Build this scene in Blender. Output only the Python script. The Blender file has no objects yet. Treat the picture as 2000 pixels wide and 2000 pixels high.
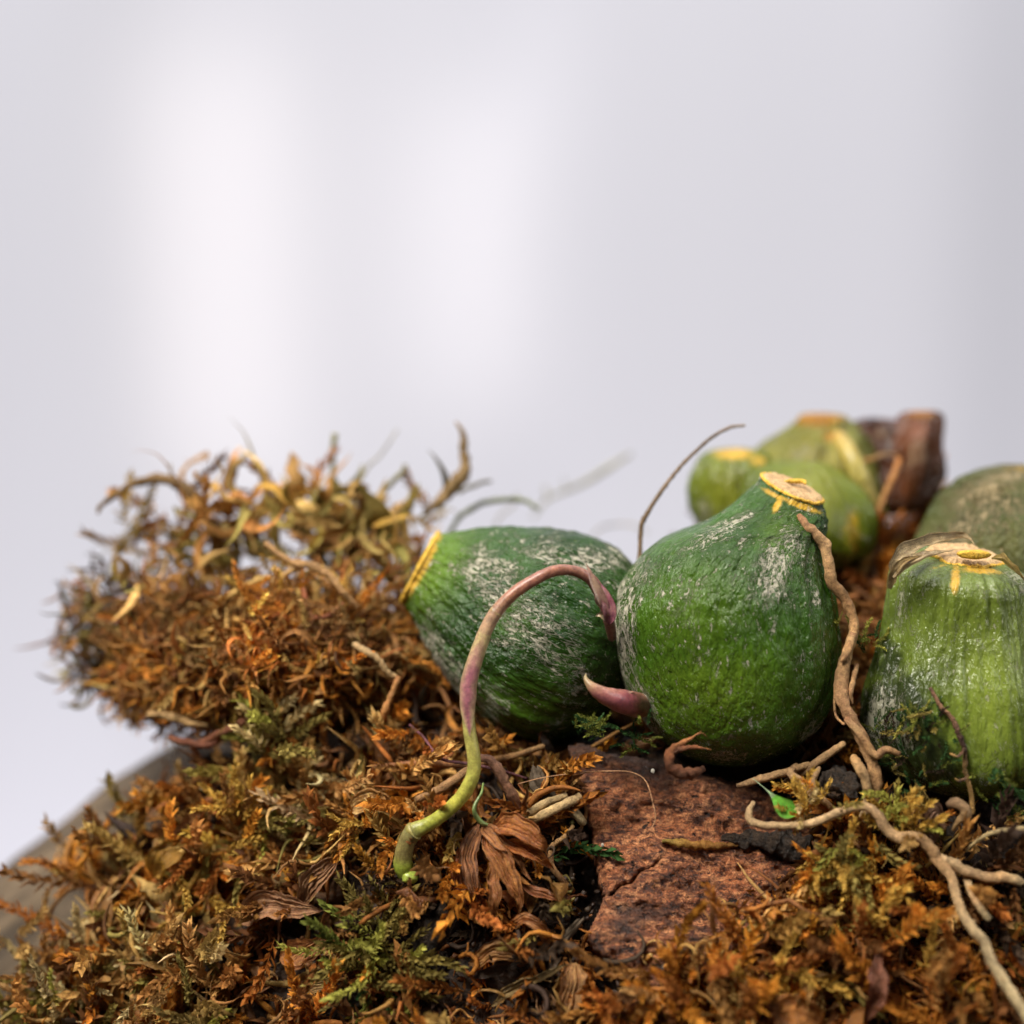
import bpy, bmesh, math, random
import numpy as np
from mathutils import noise as mn, Vector, Matrix

random.seed(7)
rng = np.random.default_rng(7)
SC = bpy.context.scene
COL = SC.collection
R = math.radians

# ------------------------------------------------------------------ camera, world, lamps, exposure
# All modelling below is in centimetres; U converts to metres.
U = 0.01
D = 28.0                  # focus distance, cm
PPC = 125.0               # photograph pixels per cm at the focus distance
TH = R(14.0)              # the camera looks down by this much
FWD = np.array([0, math.cos(TH), -math.sin(TH)])
UP = np.array([0, math.sin(TH), math.cos(TH)])
RIGHT = np.array([1.0, 0, 0])
F0 = np.array([0, 0, 12.0])
CAM = F0 - D * FWD


def at(px, py, d):
    k = (D + d) / D
    return F0 + FWD * d + RIGHT * ((px - 1000) / PPC * k) + UP * ((1000 - py) / PPC * k)


def proj(P):
    r = np.asarray(P) - CAM
    dep = r @ FWD
    return (1000 + (r @ RIGHT) * D / dep * PPC, 1000 - (r @ UP) * D / dep * PPC, dep - D)


cd = bpy.data.cameras.new('camera')
cam = bpy.data.objects.new('camera', cd)
COL.objects.link(cam)
cam.location = Vector(CAM * U)
cam.rotation_euler = (math.pi / 2 - TH, 0, 0)
cd.sensor_width = 36
cd.lens = 36 * D / (2000 / PPC)
cd.clip_start = 0.005
cd.clip_end = 50
cd.dof.use_dof = True
cd.dof.focus_distance = D * U
cd.dof.aperture_fstop = 5.6
SC.camera = cam

w = bpy.data.worlds.new('World')
SC.world = w
w.use_nodes = True
w.node_tree.nodes['Background'].inputs[0].default_value = (0.92, 0.95, 1.0, 1)
w.node_tree.nodes['Background'].inputs[1].default_value = 0.055

SC.view_settings.view_transform = 'Standard'
SC.view_settings.look = 'None'
SC.view_settings.exposure = 0.0
SC.view_settings.gamma = 1.0
SC.cycles.use_denoising = True
SC.cycles.max_bounces = 8


def area(name, loc, target, sx, sy, power, color):
    ld = bpy.data.lights.new(name, 'AREA')
    ld.shape = 'RECTANGLE'
    ld.size = sx * U
    ld.size_y = sy * U
    ld.energy = power
    ld.color = color
    o = bpy.data.objects.new(name, ld)
    COL.objects.link(o)
    o.location = Vector(loc) * U
    o.rotation_euler = (Vector(target) - Vector(loc)).to_track_quat('-Z', 'Y').to_euler()
    return o


area('window_light', (-22, -18, 58), (0, 0, 9), 26, 24, 7.2, (1.0, 0.94, 0.84))
area('room_light', (48, -8, 34), (2, 0, 9), 14, 34, 1.15, (1.0, 0.97, 0.93))
area('backdrop_light', (0, 30, 92), (0, 78, 10), 170, 24, 11.2, (0.94, 0.94, 1.0))  # unseen lamp added above to brighten the backdrop
area('backdrop_light', (0, 34, -62), (0, 74, 5), 170, 24, 9.0, (0.975, 0.94, 1.0))  # second unseen lamp, added below so the cloth's lower half is bright too


def fold_y(x, z):
    """depth of the hanging backdrop cloth, cm"""
    return 70 + 0.8 * np.sin(x * 0.21 + 0.6 + 0.3 * np.sin(z * 0.03)) + 0.5 * np.sin(x * 0.11 + 2.1) + 0.3 * np.sin(x * 0.47 + z * 0.012)


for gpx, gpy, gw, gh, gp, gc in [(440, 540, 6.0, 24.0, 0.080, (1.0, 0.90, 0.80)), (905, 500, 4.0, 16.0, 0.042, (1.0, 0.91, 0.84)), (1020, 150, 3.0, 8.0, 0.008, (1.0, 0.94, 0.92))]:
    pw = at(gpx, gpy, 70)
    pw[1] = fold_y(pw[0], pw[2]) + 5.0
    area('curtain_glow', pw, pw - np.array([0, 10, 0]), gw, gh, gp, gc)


# ------------------------------------------------------------------ node helpers
class NT:
    def __init__(s, name):
        s.m = bpy.data.materials.new(name)
        s.m.use_nodes = True
        s.t = s.m.node_tree
        s.t.nodes.clear()
        s.out = s.t.nodes.new('ShaderNodeOutputMaterial')

    def n(s, typ, ins=None, **kw):
        nd = s.t.nodes.new(typ)
        for k, v in kw.items():
            setattr(nd, k, v)
        for k, v in (ins or {}).items():
            s.put(nd.inputs[k], v)
        return nd

    def put(s, sock, v):
        if hasattr(v, 'bl_rna') and v.bl_rna.identifier.startswith('NodeSocket'):
            s.t.links.new(v, sock)
        else:
            if isinstance(v, (tuple, list)) and len(v) == 3 and sock.type == 'RGBA':
                v = (*v, 1)
            sock.default_value = v

    def attr(s, name, kind='Fac'):
        return s.n('ShaderNodeAttribute', attribute_name=name).outputs[kind]

    def noise(s, vec, scale, detail=3, rough=0.55, dist=0.0):
        return s.n('ShaderNodeTexNoise', {'Vector': vec, 'Scale': scale, 'Detail': detail, 'Roughness': rough, 'Distortion': dist}).outputs['Fac']

    def vmul(s, vec, v):
        return s.n('ShaderNodeVectorMath', {0: vec, 1: v}, operation='MULTIPLY').outputs[0]

    def math(s, op, a, b=0.0, c=0.0, clamp=False):
        nd = s.n('ShaderNodeMath', {0: a, 1: b, 2: c}, operation=op)
        nd.use_clamp = clamp
        return nd.outputs[0]

    def ramp(s, f, lo, hi, a=0.0, b=1.0, smooth=True):
        nd = s.n('ShaderNodeMapRange', {'Value': f, 'From Min': lo, 'From Max': hi, 'To Min': a, 'To Max': b})
        nd.interpolation_type = 'SMOOTHSTEP' if smooth else 'LINEAR'
        return nd.outputs[0]

    def mix(s, f, a, b, blend='MIX'):
        nd = s.n('ShaderNodeMix', data_type='RGBA', blend_type=blend)
        s.put(nd.inputs[0], f)
        s.put(nd.inputs[6], a)
        s.put(nd.inputs[7], b)
        return nd.outputs[2]

    def bump(s, h, strength, dist_cm, normal=None):
        ins = {'Height': h, 'Strength': strength, 'Distance': dist_cm * U}
        if normal is not None:
            ins['Normal'] = normal
        return s.n('ShaderNodeBump', ins).outputs[0]

    def cm(s):
        tc = s.n('ShaderNodeTexCoord').outputs['Object']
        return s.vmul(tc, (100, 100, 100))

    def finish(s, sh):
        s.t.links.new(sh, s.out.inputs['Surface'])
        return s.m


def mat_plant(name, rough=0.65, trans=0.25, nscale=14.0, bumpd=0.02, spec=0.3, sss=0.0, fleck=0.0):
    """vertex-coloured organic matter with fine variation"""
    t = NT(name)
    c = t.attr('Col', 'Color')
    co = t.cm()
    f = t.noise(co, nscale, 4, 0.65)
    f2 = t.noise(co, nscale * 4.5, 2)
    v = t.math('ADD', t.ramp(f, 0.25, 0.75, 0.62, 1.3), t.ramp(f2, 0.3, 0.7, -0.16, 0.16))
    hsv = t.n('ShaderNodeHueSaturation', {'Hue': t.ramp(f2, 0.3, 0.7, 0.488, 0.512), 'Saturation': 1.0, 'Value': v, 'Color': c}).outputs[0]
    if fleck:
        g = t.noise(co, nscale * 1.7, 5, 0.75, 0.8)
        hsv = t.mix(t.ramp(g, 0.56, 0.68, 0, fleck), hsv, (0.05, 0.028, 0.018))
        hsv = t.mix(t.ramp(g, 0.30, 0.40, fleck * 0.3, 0), hsv, (0.60, 0.40, 0.20))
        f = t.math('ADD', f, t.math('MULTIPLY', g, 0.8))
    nm = t.bump(t.math('ADD', f, t.math('MULTIPLY', f2, 0.6)), 0.7, bumpd)
    p = t.n('ShaderNodeBsdfPrincipled', {'Base Color': hsv, 'Roughness': rough, 'Specular IOR Level': spec, 'Normal': nm})
    if sss:
        p.inputs['Subsurface Weight'].default_value = sss
        p.inputs['Subsurface Radius'].default_value = (1.0, 0.8, 0.4)
        p.inputs['Subsurface Scale'].default_value = 0.12 * U
    sh = p.outputs[0]
    if trans > 0:
        tr = t.n('ShaderNodeBsdfTranslucent', {'Color': hsv})
        mx = t.n('ShaderNodeMixShader', {0: trans})
        t.t.links.new(sh, mx.inputs[1])
        t.t.links.new(tr.outputs[0], mx.inputs[2])
        sh = mx.outputs[0]
    return t.finish(sh)


def mat_bulb(name, dark, mid, light, crust_col=(0.54, 0.50, 0.39), yellow=(0.64, 0.38, 0.035), crust_amt=1.0, rough=0.33, wr=1.0, sss=0.08, pebw=0.2, spec=0.5):
    t = NT(name)
    a = t.attr('axis_co', 'Vector')
    st = t.vmul(a, (1, 1, 0.32))
    big = t.noise(a, 0.9, 3, 0.6)
    med = t.noise(st, 5.5, 4, 0.6, 0.6)
    fine = t.noise(st, 17.0, 3, 0.6, 0.5)
    peb = t.n('ShaderNodeTexVoronoi', {'Vector': t.vmul(a, (1, 1, 0.6)), 'Scale': 11.0, 'Randomness': 1.0}, feature='F1').outputs['Distance']
    tint = t.attr('tint')
    base = t.mix(t.ramp(big, 0.3, 0.72), dark, mid)
    base = t.mix(t.math('MULTIPLY', tint, t.ramp(med, 0.25, 0.75, 0.55, 1.0)), base, light)
    base = t.mix(t.ramp(med, 0.55, 0.8, 0, 0.45), base, dark)
    base = t.mix(t.ramp(fine, 0.58, 0.8, 0, 0.35), base, light)
    # tiny pale specks
    sp = t.n('ShaderNodeTexVoronoi', {'Vector': a, 'Scale': 7.0}, feature='F1').outputs['Distance']
    spk = t.math('MULTIPLY', t.ramp(sp, 0.05, 0.09, 1, 0), t.ramp(t.noise(a, 2.3, 2), 0.45, 0.62))
    base = t.mix(t.math('MULTIPLY', spk, 0.55), base, (0.35, 0.36, 0.12))
    # yellow scar tissue streaks
    ye = t.attr('yellow')
    s_y = t.noise(a, 10, 4, 0.7)
    ystr = t.ramp(t.math('ADD', t.math('MULTIPLY', t.noise(t.vmul(a, (1, 1, 0.4)), 9, 5, 0.75, 0.6), 1.3), ye), 0.95, 1.5)
    base = t.mix(ystr, base, t.mix(s_y, yellow, tuple(x * 0.55 for x in yellow)))
    al = t.ramp(t.math('ADD', t.math('MULTIPLY', t.noise(a, 3.2, 5, 0.7, 0.6), 0.9), t.attr('algae')), 0.66, 1.02)
    base = t.mix(t.math('MULTIPLY', al, 0.92), base, t.mix(t.noise(a, 12, 3, 0.7), (0.008, 0.014, 0.005), (0.035, 0.050, 0.014)))
    # flaking dead skin
    cr = t.attr('crust')
    s1 = t.noise(t.vmul(a, (1, 1, 0.30)), 8.5, 5, 0.72, 1.6)
    s2 = t.noise(t.vmul(a, (1, 1, 0.4)), 20, 3, 0.7, 1.0)
    s3 = t.noise(a, 2.6, 3, 0.6, 0.5)
    fl = t.math('ADD', t.math('ADD', t.math('MULTIPLY', s1, 0.5), t.math('MULTIPLY', s2, 0.3)), t.math('MULTIPLY', s3, 0.2))
    thr = t.ramp(cr, 0.0, 1.0, 0.60, 0.45, smooth=False)
    mask = t.ramp(t.math('SUBTRACT', fl, thr), 0.0, 0.018, 0, crust_amt)
    ln = t.noise(t.vmul(a, (1, 1, 0.42)), 5.0, 4, 0.62, 1.6)
    ln2 = t.noise(t.vmul(a, (1, 1, 0.3)), 9.0, 3, 0.6, 2.0)
    web2 = t.math('MULTIPLY', t.ramp(t.math('ABSOLUTE', t.math('SUBTRACT', ln2, 0.5)), 0.006, 0.022, 1, 0), t.ramp(t.math('ADD', s3, t.math('MULTIPLY', cr, 0.3)), 0.60, 0.74, 0, 0.6 * crust_amt))
    web = t.math('MULTIPLY', t.ramp(t.math('ABSOLUTE', t.math('SUBTRACT', ln, 0.5)), 0.010, 0.026, 1, 0), t.ramp(cr, 0.25, 0.6, 0, crust_amt))
    mask = t.math('MAXIMUM', t.math('MAXIMUM', mask, web), web2)
    ccol = t.mix(s2, crust_col, tuple(x * 0.62 for x in crust_col))
    base = t.mix(t.math('MULTIPLY', mask, 0.9), base, ccol)
    h = t.math('ADD', t.math('MULTIPLY', med, 0.9 * wr), t.math('MULTIPLY', fine, 0.7 * wr))
    h = t.math('ADD', h, t.math('MULTIPLY', peb, pebw * wr))
    h = t.math('ADD', h, t.math('MULTIPLY', mask, 0.55))
    nm = t.bump(h, 1.0, 0.085)
    ro = t.math('ADD', t.ramp(big, 0.2, 0.8, rough - 0.06, rough + 0.10), t.math('MULTIPLY', mask, 0.4))
    p = t.n('ShaderNodeBsdfPrincipled', {'Base Color': base, 'Roughness': ro, 'Specular IOR Level': spec, 'Normal': nm,
            'Subsurface Weight': sss, 'Subsurface Radius': (0.6, 1.0, 0.25), 'Subsurface Scale': 0.25 * U})
    return t.finish(p.outputs[0])


def mat_bark():
    t = NT('bark_chip')
    co = t.cm()
    st = t.vmul(co, (0.35, 1.5, 1.5))
    a = t.noise(st, 2.6, 6, 0.7, 0.8)
    b = t.noise(t.vmul(co, (0.55, 1.2, 1.2)), 9, 5, 0.72, 0.5)
    c = t.noise(co, 30, 3, 0.7)
    base = t.mix(t.ramp(a, 0.36, 0.64), (0.085, 0.027, 0.016), (0.43, 0.140, 0.052))
    base = t.mix(t.ramp(b, 0.48, 0.62, 0, 0.9), base, (0.62, 0.27, 0.115))
    base = t.mix(t.ramp(b, 0.35, 0.47, 0.92, 0), base, (0.030, 0.014, 0.011))
    pit = t.ramp(t.noise(t.vmul(co, (0.8, 1.1, 1.3)), 4.6, 3, 0.6), 0.63, 0.69)
    base = t.mix(pit, base, (0.012, 0.011, 0.012))
    wet = t.ramp(t.noise(t.vmul(co, (0.7, 1.2, 1.2)), 1.1, 4, 0.65, 0.6), 0.54, 0.64, 0, 0.72)
    base = t.mix(wet, base, (0.040, 0.019, 0.016))
    base = t.mix(t.attr('dark_mask'), base, (0.05, 0.032, 0.028))
    v = t.ramp(c, 0.3, 0.7, 0.5, 1.5)
    base = t.n('ShaderNodeHueSaturation', {'Value': v, 'Color': base}).outputs[0]
    h = t.math('ADD', t.math('MULTIPLY', b, 1.0), t.math('MULTIPLY', c, 0.5))
    h = t.math('SUBTRACT', h, t.math('MULTIPLY', pit, 0.6))
    nm = t.bump(h, 1.0, 0.11)
    p = t.n('ShaderNodeBsdfPrincipled', {'Base Color': base, 'Roughness': t.math('SUBTRACT', t.ramp(b, 0.3, 0.7, 0.40, 0.62), t.math('MULTIPLY', wet, 0.12)), 'Normal': nm, 'Specular IOR Level': 0.5})
    return t.finish(p.outputs[0])


def mat_simple(name, c1, c2, scale=6.0, rough=0.7, bumpd=0.05, stretch=(1, 1, 1), spec=0.4, turn=0.0):
    t = NT(name)
    co = t.cm()
    if turn:
        co = t.n('ShaderNodeVectorRotate', {'Vector': co, 'Angle': turn}, rotation_type='Y_AXIS').outputs[0]
    co = t.vmul(co, stretch)
    a = t.noise(co, scale, 5, 0.65, 0.5)
    b = t.noise(co, scale * 4, 3, 0.65)
    base = t.mix(t.ramp(a, 0.3, 0.7), c1, c2)
    base = t.n('ShaderNodeHueSaturation', {'Value': t.ramp(b, 0.25, 0.75, 0.65, 1.35), 'Color': base}).outputs[0]
    nm = t.bump(t.math('ADD', a, t.math('MULTIPLY', b, 0.5)), 0.9, bumpd)
    p = t.n('ShaderNodeBsdfPrincipled', {'Base Color': base, 'Roughness': rough, 'Normal': nm, 'Specular IOR Level': spec})
    return t.finish(p.outputs[0])


def mat_backdrop():
    t = NT('backdrop_cloth')
    co = t.cm()
    f = t.noise(co, 9, 3)
    base = t.mix(f, (0.785, 0.79, 0.845), (0.82, 0.825, 0.88))
    p = t.n('ShaderNodeBsdfPrincipled', {'Base Color': base, 'Roughness': 0.9, 'Specular IOR Level': 0.1})
    tr = t.n('ShaderNodeBsdfTranslucent', {'Color': base})
    mx = t.n('ShaderNodeMixShader', {0: 0.35})
    t.t.links.new(p.outputs[0], mx.inputs[1])
    t.t.links.new(tr.outputs[0], mx.inputs[2])
    return t.finish(mx.outputs[0])


M = {}
M['moss'] = mat_plant('moss', 0.66, 0.28, spec=0.18)
M['leaf'] = mat_plant('dry_leaf', 0.40, 0.2, 11, 0.05, 0.5, fleck=0.45)
M['root'] = mat_plant('root', 0.68, 0.0, 15, 0.06, 0.3, fleck=0.55)
M['stem'] = mat_plant('fresh_stem', 0.33, 0.0, 10, 0.006, 0.45, 0.25)
M['fibre'] = mat_plant('fibre', 0.7, 0.15)
M['crumb'] = mat_plant('humus_crumb', 0.38, 0.0, 16, 0.03, 0.5)
M['soil'] = mat_simple('humus', (0.012, 0.010, 0.009), (0.06, 0.032, 0.018), 4.0, 0.55, 0.12)
M['log'] = mat_simple('log_wood', (0.022, 0.015, 0.010), (0.13, 0.092, 0.056), 0.9, 0.85, 0.1, (0.22, 1.6, 1.6), turn=R(40))
M['char'] = mat_simple('dark_wood', (0.010, 0.008, 0.007), (0.075, 0.050, 0.034), 10.0, 0.45, 0.16)
M['bark'] = mat_bark()
M['backdrop'] = mat_backdrop()
M['scar'] = mat_simple('cut_scar', (0.38, 0.23, 0.10), (0.50, 0.34, 0.17), 7, 0.7, 0.03)
M['scar_yellow'] = mat_simple('yellow_scar', (0.54, 0.30, 0.022), (0.72, 0.46, 0.06), 9, 0.6, 0.05)
M['paper'] = mat_simple('papery_sheath', (0.26, 0.17, 0.075), (0.46, 0.35, 0.20), 5, 0.65, 0.04)
M['bulb_c'] = mat_bulb('bulb_skin_round', (0.015, 0.048, 0.004), (0.036, 0.098, 0.007), (0.145, 0.215, 0.014), rough=0.2, spec=0.36)
M['bulb_l'] = mat_bulb('bulb_skin_lying', (0.011, 0.038, 0.005), (0.027, 0.076, 0.008), (0.115, 0.210, 0.010), rough=0.2, spec=0.36)
M['bulb_r'] = mat_bulb('bulb_skin_capped', (0.055, 0.080, 0.012), (0.120, 0.165, 0.022), (0.240, 0.310, 0.040), rough=0.22, crust_amt=0.5, pebw=0.05, wr=0.65)
M['bulb_g'] = mat_bulb('bulb_skin_grey', (0.032, 0.048, 0.009), (0.085, 0.092, 0.022), (0.190, 0.150, 0.052), crust_col=(0.36, 0.28, 0.15), rough=0.38, spec=0.3, sss=0.0)
M['bulb_f'] = mat_bulb('bulb_skin_fresh', (0.060, 0.085, 0.006), (0.115, 0.145, 0.010), (0.250, 0.245, 0.026), rough=0.3, wr=0.4, crust_amt=0.5, sss=0.12, spec=0.3)
M['bulb_o'] = mat_bulb('bulb_skin_olive', (0.085, 0.095, 0.012), (0.170, 0.165, 0.020), (0.340, 0.280, 0.040), yellow=(0.42, 0.19, 0.015), rough=0.3, wr=0.9, crust_amt=0.6, sss=0.1, spec=0.35)
M['bulb_b'] = mat_bulb('bulb_skin_brown', (0.026, 0.008, 0.004), (0.105, 0.027, 0.008), (0.240, 0.080, 0.030), crust_col=(0.30, 0.18, 0.10), yellow=(0.36, 0.14, 0.012), rough=0.2)


# ------------------------------------------------------------------ mesh helpers
def to_mesh(name, V, F, mat, attrs=None, smooth=True, origin=None):
    V = np.asarray(V, dtype=np.float64)
    if origin is None:
        origin = np.array([V[:, 0].mean(), V[:, 1].mean(), V[:, 2].min()])
    Fs = F if isinstance(F, list) else [F]
    Fs = [np.asarray(f, dtype=np.int32) for f in Fs if len(f)]
    loops = np.concatenate([f.ravel() for f in Fs])
    tot = np.concatenate([np.full(len(f), f.shape[1], np.int32) for f in Fs])
    start = np.concatenate([[0], np.cumsum(tot)[:-1]]).astype(np.int32)
    me = bpy.data.meshes.new(name)
    me.vertices.add(len(V))
    me.vertices.foreach_set('co', ((V - origin) * U).astype(np.float32).ravel())
    me.loops.add(len(loops))
    me.loops.foreach_set('vertex_index', loops)
    me.polygons.add(len(tot))
    me.polygons.foreach_set('loop_start', start)
    me.polygons.foreach_set('loop_total', tot)
    me.polygons.foreach_set('use_smooth', np.full(len(tot), smooth))
    me.update(calc_edges=True)
    me.validate()
    for k, v in (attrs or {}).items():
        v = np.asarray(v, dtype=np.float32)
        if k == 'Col':
            if v.ndim == 1:
                v = np.tile(v, (len(V), 1))
            v = np.concatenate([v, np.ones((len(v), 1), np.float32)], 1)
            at_ = me.attributes.new(k, 'FLOAT_COLOR', 'POINT')
            at_.data.foreach_set('color', v.ravel())
        elif v.ndim == 2:
            at_ = me.attributes.new(k, 'FLOAT_VECTOR', 'POINT')
            at_.data.foreach_set('vector', v.ravel())
        else:
            at_ = me.attributes.new(k, 'FLOAT', 'POINT')
            at_.data.foreach_set('value', v)
    me.materials.append(mat)
    return me, origin


BASE = {}


def mk(name, V, F, mat, parent=None, attrs=None, smooth=True, label=None, cat=None, group=None, kind=None):
    me, org = to_mesh(name, V, F, mat, attrs, smooth)
    o = bpy.data.objects.new(name, me)
    COL.objects.link(o)
    BASE[o.name] = org
    if parent is not None:
        o.parent = parent
        org = org - BASE[parent.name]
    o.location = Vector(org * U)
    if label:
        o['label'] = label
    if cat:
        o['category'] = cat
    if group:
        o['group'] = group
    if kind:
        o['kind'] = kind
    return o


def thing(name, label, cat, loc, group=None):
    o = bpy.data.objects.new(name, None)
    o.empty_display_size = 0.005
    COL.objects.link(o)
    BASE[o.name] = np.asarray(loc, float)
    o.location = Vector(np.asarray(loc, float) * U)
    o['label'] = label
    o['category'] = cat
    if group:
        o['group'] = group
    return o


def grid_faces(nr, nc, wrap=False):
    i = np.arange(nr - 1)[:, None]
    j = np.arange(nc if wrap else nc - 1)[None, :]
    j2 = (j + 1) % nc if wrap else j + 1
    a = i * nc + j
    b = i * nc + j2
    c = (i + 1) * nc + j2
    d = (i + 1) * nc + j
    return np.stack([a, b, c, d], -1).reshape(-1, 4)


def crom(P, n):
    """Catmull-Rom resample of rows of P to n rows"""
    P = np.asarray(P, float)
    if len(P) == 2:
        t = np.linspace(0, 1, n)[:, None]
        return P[0] * (1 - t) + P[1] * t
    E = np.vstack([2 * P[0] - P[1], P, 2 * P[-1] - P[-2]])
    t = np.linspace(0, len(P) - 1, n)
    i = np.minimum(t.astype(int), len(P) - 2)
    f = (t - i)[:, None]
    a, b, c, d = E[i], E[i + 1], E[i + 2], E[i + 3]
    return 0.5 * (2 * b + (c - a) * f + (2 * a - 5 * b + 4 * c - d) * f ** 2 + (3 * b - a - 3 * c + d) * f ** 3)


def nz(P, s, seed=0.0):
    off = Vector((seed * 3.1, seed * 7.7, seed * 1.3))
    return np.array([mn.noise(Vector(p) * s + off) for p in P])


def nz3(P, s, seed=0.0):
    off = Vector((seed * 3.1, seed * 7.7, seed * 1.3))
    return np.array([mn.noise_vector(Vector(p) * s + off) for p in P])


def unit(v):
    v = np.asarray(v, float)
    return v / np.maximum(np.linalg.norm(v, axis=-1, keepdims=True), 1e-9)


def tube(path, rad, nseg=8, n=None, rough=0.0, seed=0.0, cols=None, cap=True, wob=0.0):
    """path (k,3) cm, rad (k) cm -> V, F, Col"""
    path = np.asarray(path, float)
    rad = np.broadcast_to(np.asarray(rad, float), (len(path),))
    L = np.linalg.norm(np.diff(path, axis=0), axis=1).sum()
    if n is None:
        n = int(max(8, min(120, L / max(rad.mean() * 0.7, 0.01))))
    pr = crom(np.column_stack([path, rad]), n)
    P, r = pr[:, :3], np.maximum(pr[:, 3], 0.002)
    if wob:
        P = P + nz3(P, 2.2, seed + 5) * wob
    T = unit(np.gradient(P, axis=0))
    N = np.zeros_like(T)
    ref = np.array([0.3, -0.8, 0.5])
    v = ref - T[0] * (ref @ T[0])
    N[0] = unit(v)
    for i in range(1, n):
        v = N[i - 1] - T[i] * (N[i - 1] @ T[i])
        N[i] = unit(v)
    B = np.cross(T, N)
    ph = np.linspace(0, 2 * math.pi, nseg, endpoint=False)
    ring = np.cos(ph)[None, :, None] * N[:, None] + np.sin(ph)[None, :, None] * B[:, None]
    V = P[:, None] + ring * r[:, None, None]
    V = V.reshape(-1, 3)
    if rough:
        dn = nz(V, 1.6 / max(r.mean(), 0.03) * 0.5, seed) + 0.6 * nz(V, 3.2 / max(r.mean(), 0.03) * 0.5, seed + 3)
        V = V + ring.reshape(-1, 3) * (dn * rough * np.repeat(r, nseg))[:, None]
    F = [grid_faces(n, nseg, True)]
    C = None
    if cols is not None:
        C = np.repeat(crom(np.asarray(cols, float), n) if len(cols) > 1 else np.tile(cols[0], (n, 1)), nseg, 0)
        C = np.clip(C, 0.002, 1)
    if cap:
        e = np.vstack([P[0] - T[0] * r[0] * 0.35, P[-1] + T[-1] * r[-1] * 0.35])
        k = len(V)
        V = np.vstack([V, e])
        j = np.arange(nseg)
        j2 = (j + 1) % nseg
        F.append(np.stack([np.full(nseg, k), j2, j], -1))
        o = (n - 1) * nseg
        F.append(np.stack([np.full(nseg, k + 1), o + j, o + j2], -1))
        if C is not None:
            C = np.vstack([C, C[0], C[-1]])
    return V, F, C


def pxpath(pts):
    return np.array([at(*p) for p in pts])


def merge(parts):
    Vs, Fs, Cs = [], {3: [], 4: []}, []
    o = 0
    for V, F, C in parts:
        for f in (F if isinstance(F, list) else [F]):
            f = np.asarray(f)
            if len(f):
                Fs[f.shape[1]].append(f + o)
        Vs.append(V)
        Cs.append(C if C.ndim == 2 else np.tile(C, (len(V), 1)))
        o += len(V)
    return np.vstack(Vs), [np.vstack(x) for x in Fs.values() if x], np.vstack(Cs)


def lump(c, rad, rot=None, amp=0.35, freq=1.2, seed=0.0, sub=3, col=(0.05, 0.04, 0.03)):
    bm = bmesh.new()
    bmesh.ops.create_icosphere(bm, subdivisions=sub, radius=1)
    V = np.array([v.co[:] for v in bm.verts])
    F = np.array([[v.index for v in f.verts] for f in bm.faces])
    bm.free()
    dn = nz(V, freq, seed) * 0.7 + nz(V, freq * 2.7, seed + 9) * 0.45 + nz(V, freq * 6, seed + 4) * 0.22
    V = V * (1 + amp * dn)[:, None] * np.asarray(rad)
    if rot is not None:
        V = V @ rot.T
    return V + c, F, np.tile(col, (len(V), 1))


def basis(zdir, roll=0.0):
    z = unit(zdir)
    a = np.array([0, 0, 1.0]) if abs(z[2]) < 0.9 else np.array([1.0, 0, 0])
    x = unit(np.cross(a, z))
    y = np.cross(z, x)
    c, s = math.cos(roll), math.sin(roll)
    return np.column_stack([x * c + y * s, -x * s + y * c, z])


def sheet(path, width, nrm, fold=0.3, curl=0.0, ridges=0.015, nl=18, nw=9, seed=0.0, col=(0.3, 0.13, 0.04), pinch=0.75, jag=0.06, c2=None, crumple=0.03):
    """lens-shaped leaf along path, folded on its midrib"""
    P = crom(path, nl)
    T = unit(np.gradient(P, axis=0))
    nrm = np.asarray(nrm, float)
    S = unit(np.cross(T, nrm))
    N = np.cross(S, T)
    t = np.linspace(0, 1, nl)
    w_ = width * 0.5 * np.clip(np.sin(np.pi * np.clip(t, 0.02, 0.985) ** pinch), 0.03, 1)
    u = np.linspace(-1, 1, nw)
    lat = u[None, :] * w_[:, None]
    if jag:
        lat = lat * (1 + jag * nz(np.column_stack([t * 9, t * 0, t * 0 + seed]), 1.0, seed))[:, None]
    ang = curl * u[None, :] ** 2
    cr_ = np.random.default_rng(int(seed * 10) + 3)
    rc_ = cr_.normal(size=nw)
    rg = np.cos(u * np.pi * 5 + seed) if nw < 15 else 0.8 * np.cos(u * np.pi * 6 + seed) + 0.7 * rc_
    hgt = fold * np.abs(lat) + ang * np.abs(lat) + ridges * rg[None, :] * np.sin(np.pi * t)[:, None]
    V = P[:, None] + S[:, None] * (lat * np.cos(np.clip(np.abs(ang), 0, 1.4)))[:, :, None] + N[:, None] * hgt[:, :, None]
    V = V.reshape(-1, 3)
    if crumple:
        V = V + nz3(V, 4.0, seed) * crumple + nz3(V, 11.0, seed) * crumple * 0.35
    F = grid_faces(nl, nw)
    c = np.tile(col, (len(V), 1)).astype(float)
    if c2 is not None:
        st = (np.cos(u * np.pi * 4 + seed * 2) * 0.5 + 0.5)
        f = (st[None, :] * np.ones((nl, 1))).reshape(-1)
        f = np.clip(f * 0.6 + 0.6 * nz(V, 5, seed + 2) + 0.22 * np.tile(rc_, nl) * (nw > 15), 0, 1)[:, None]
        c = c * (1 - f) + np.array(c2) * f
    return V, F, c


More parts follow.
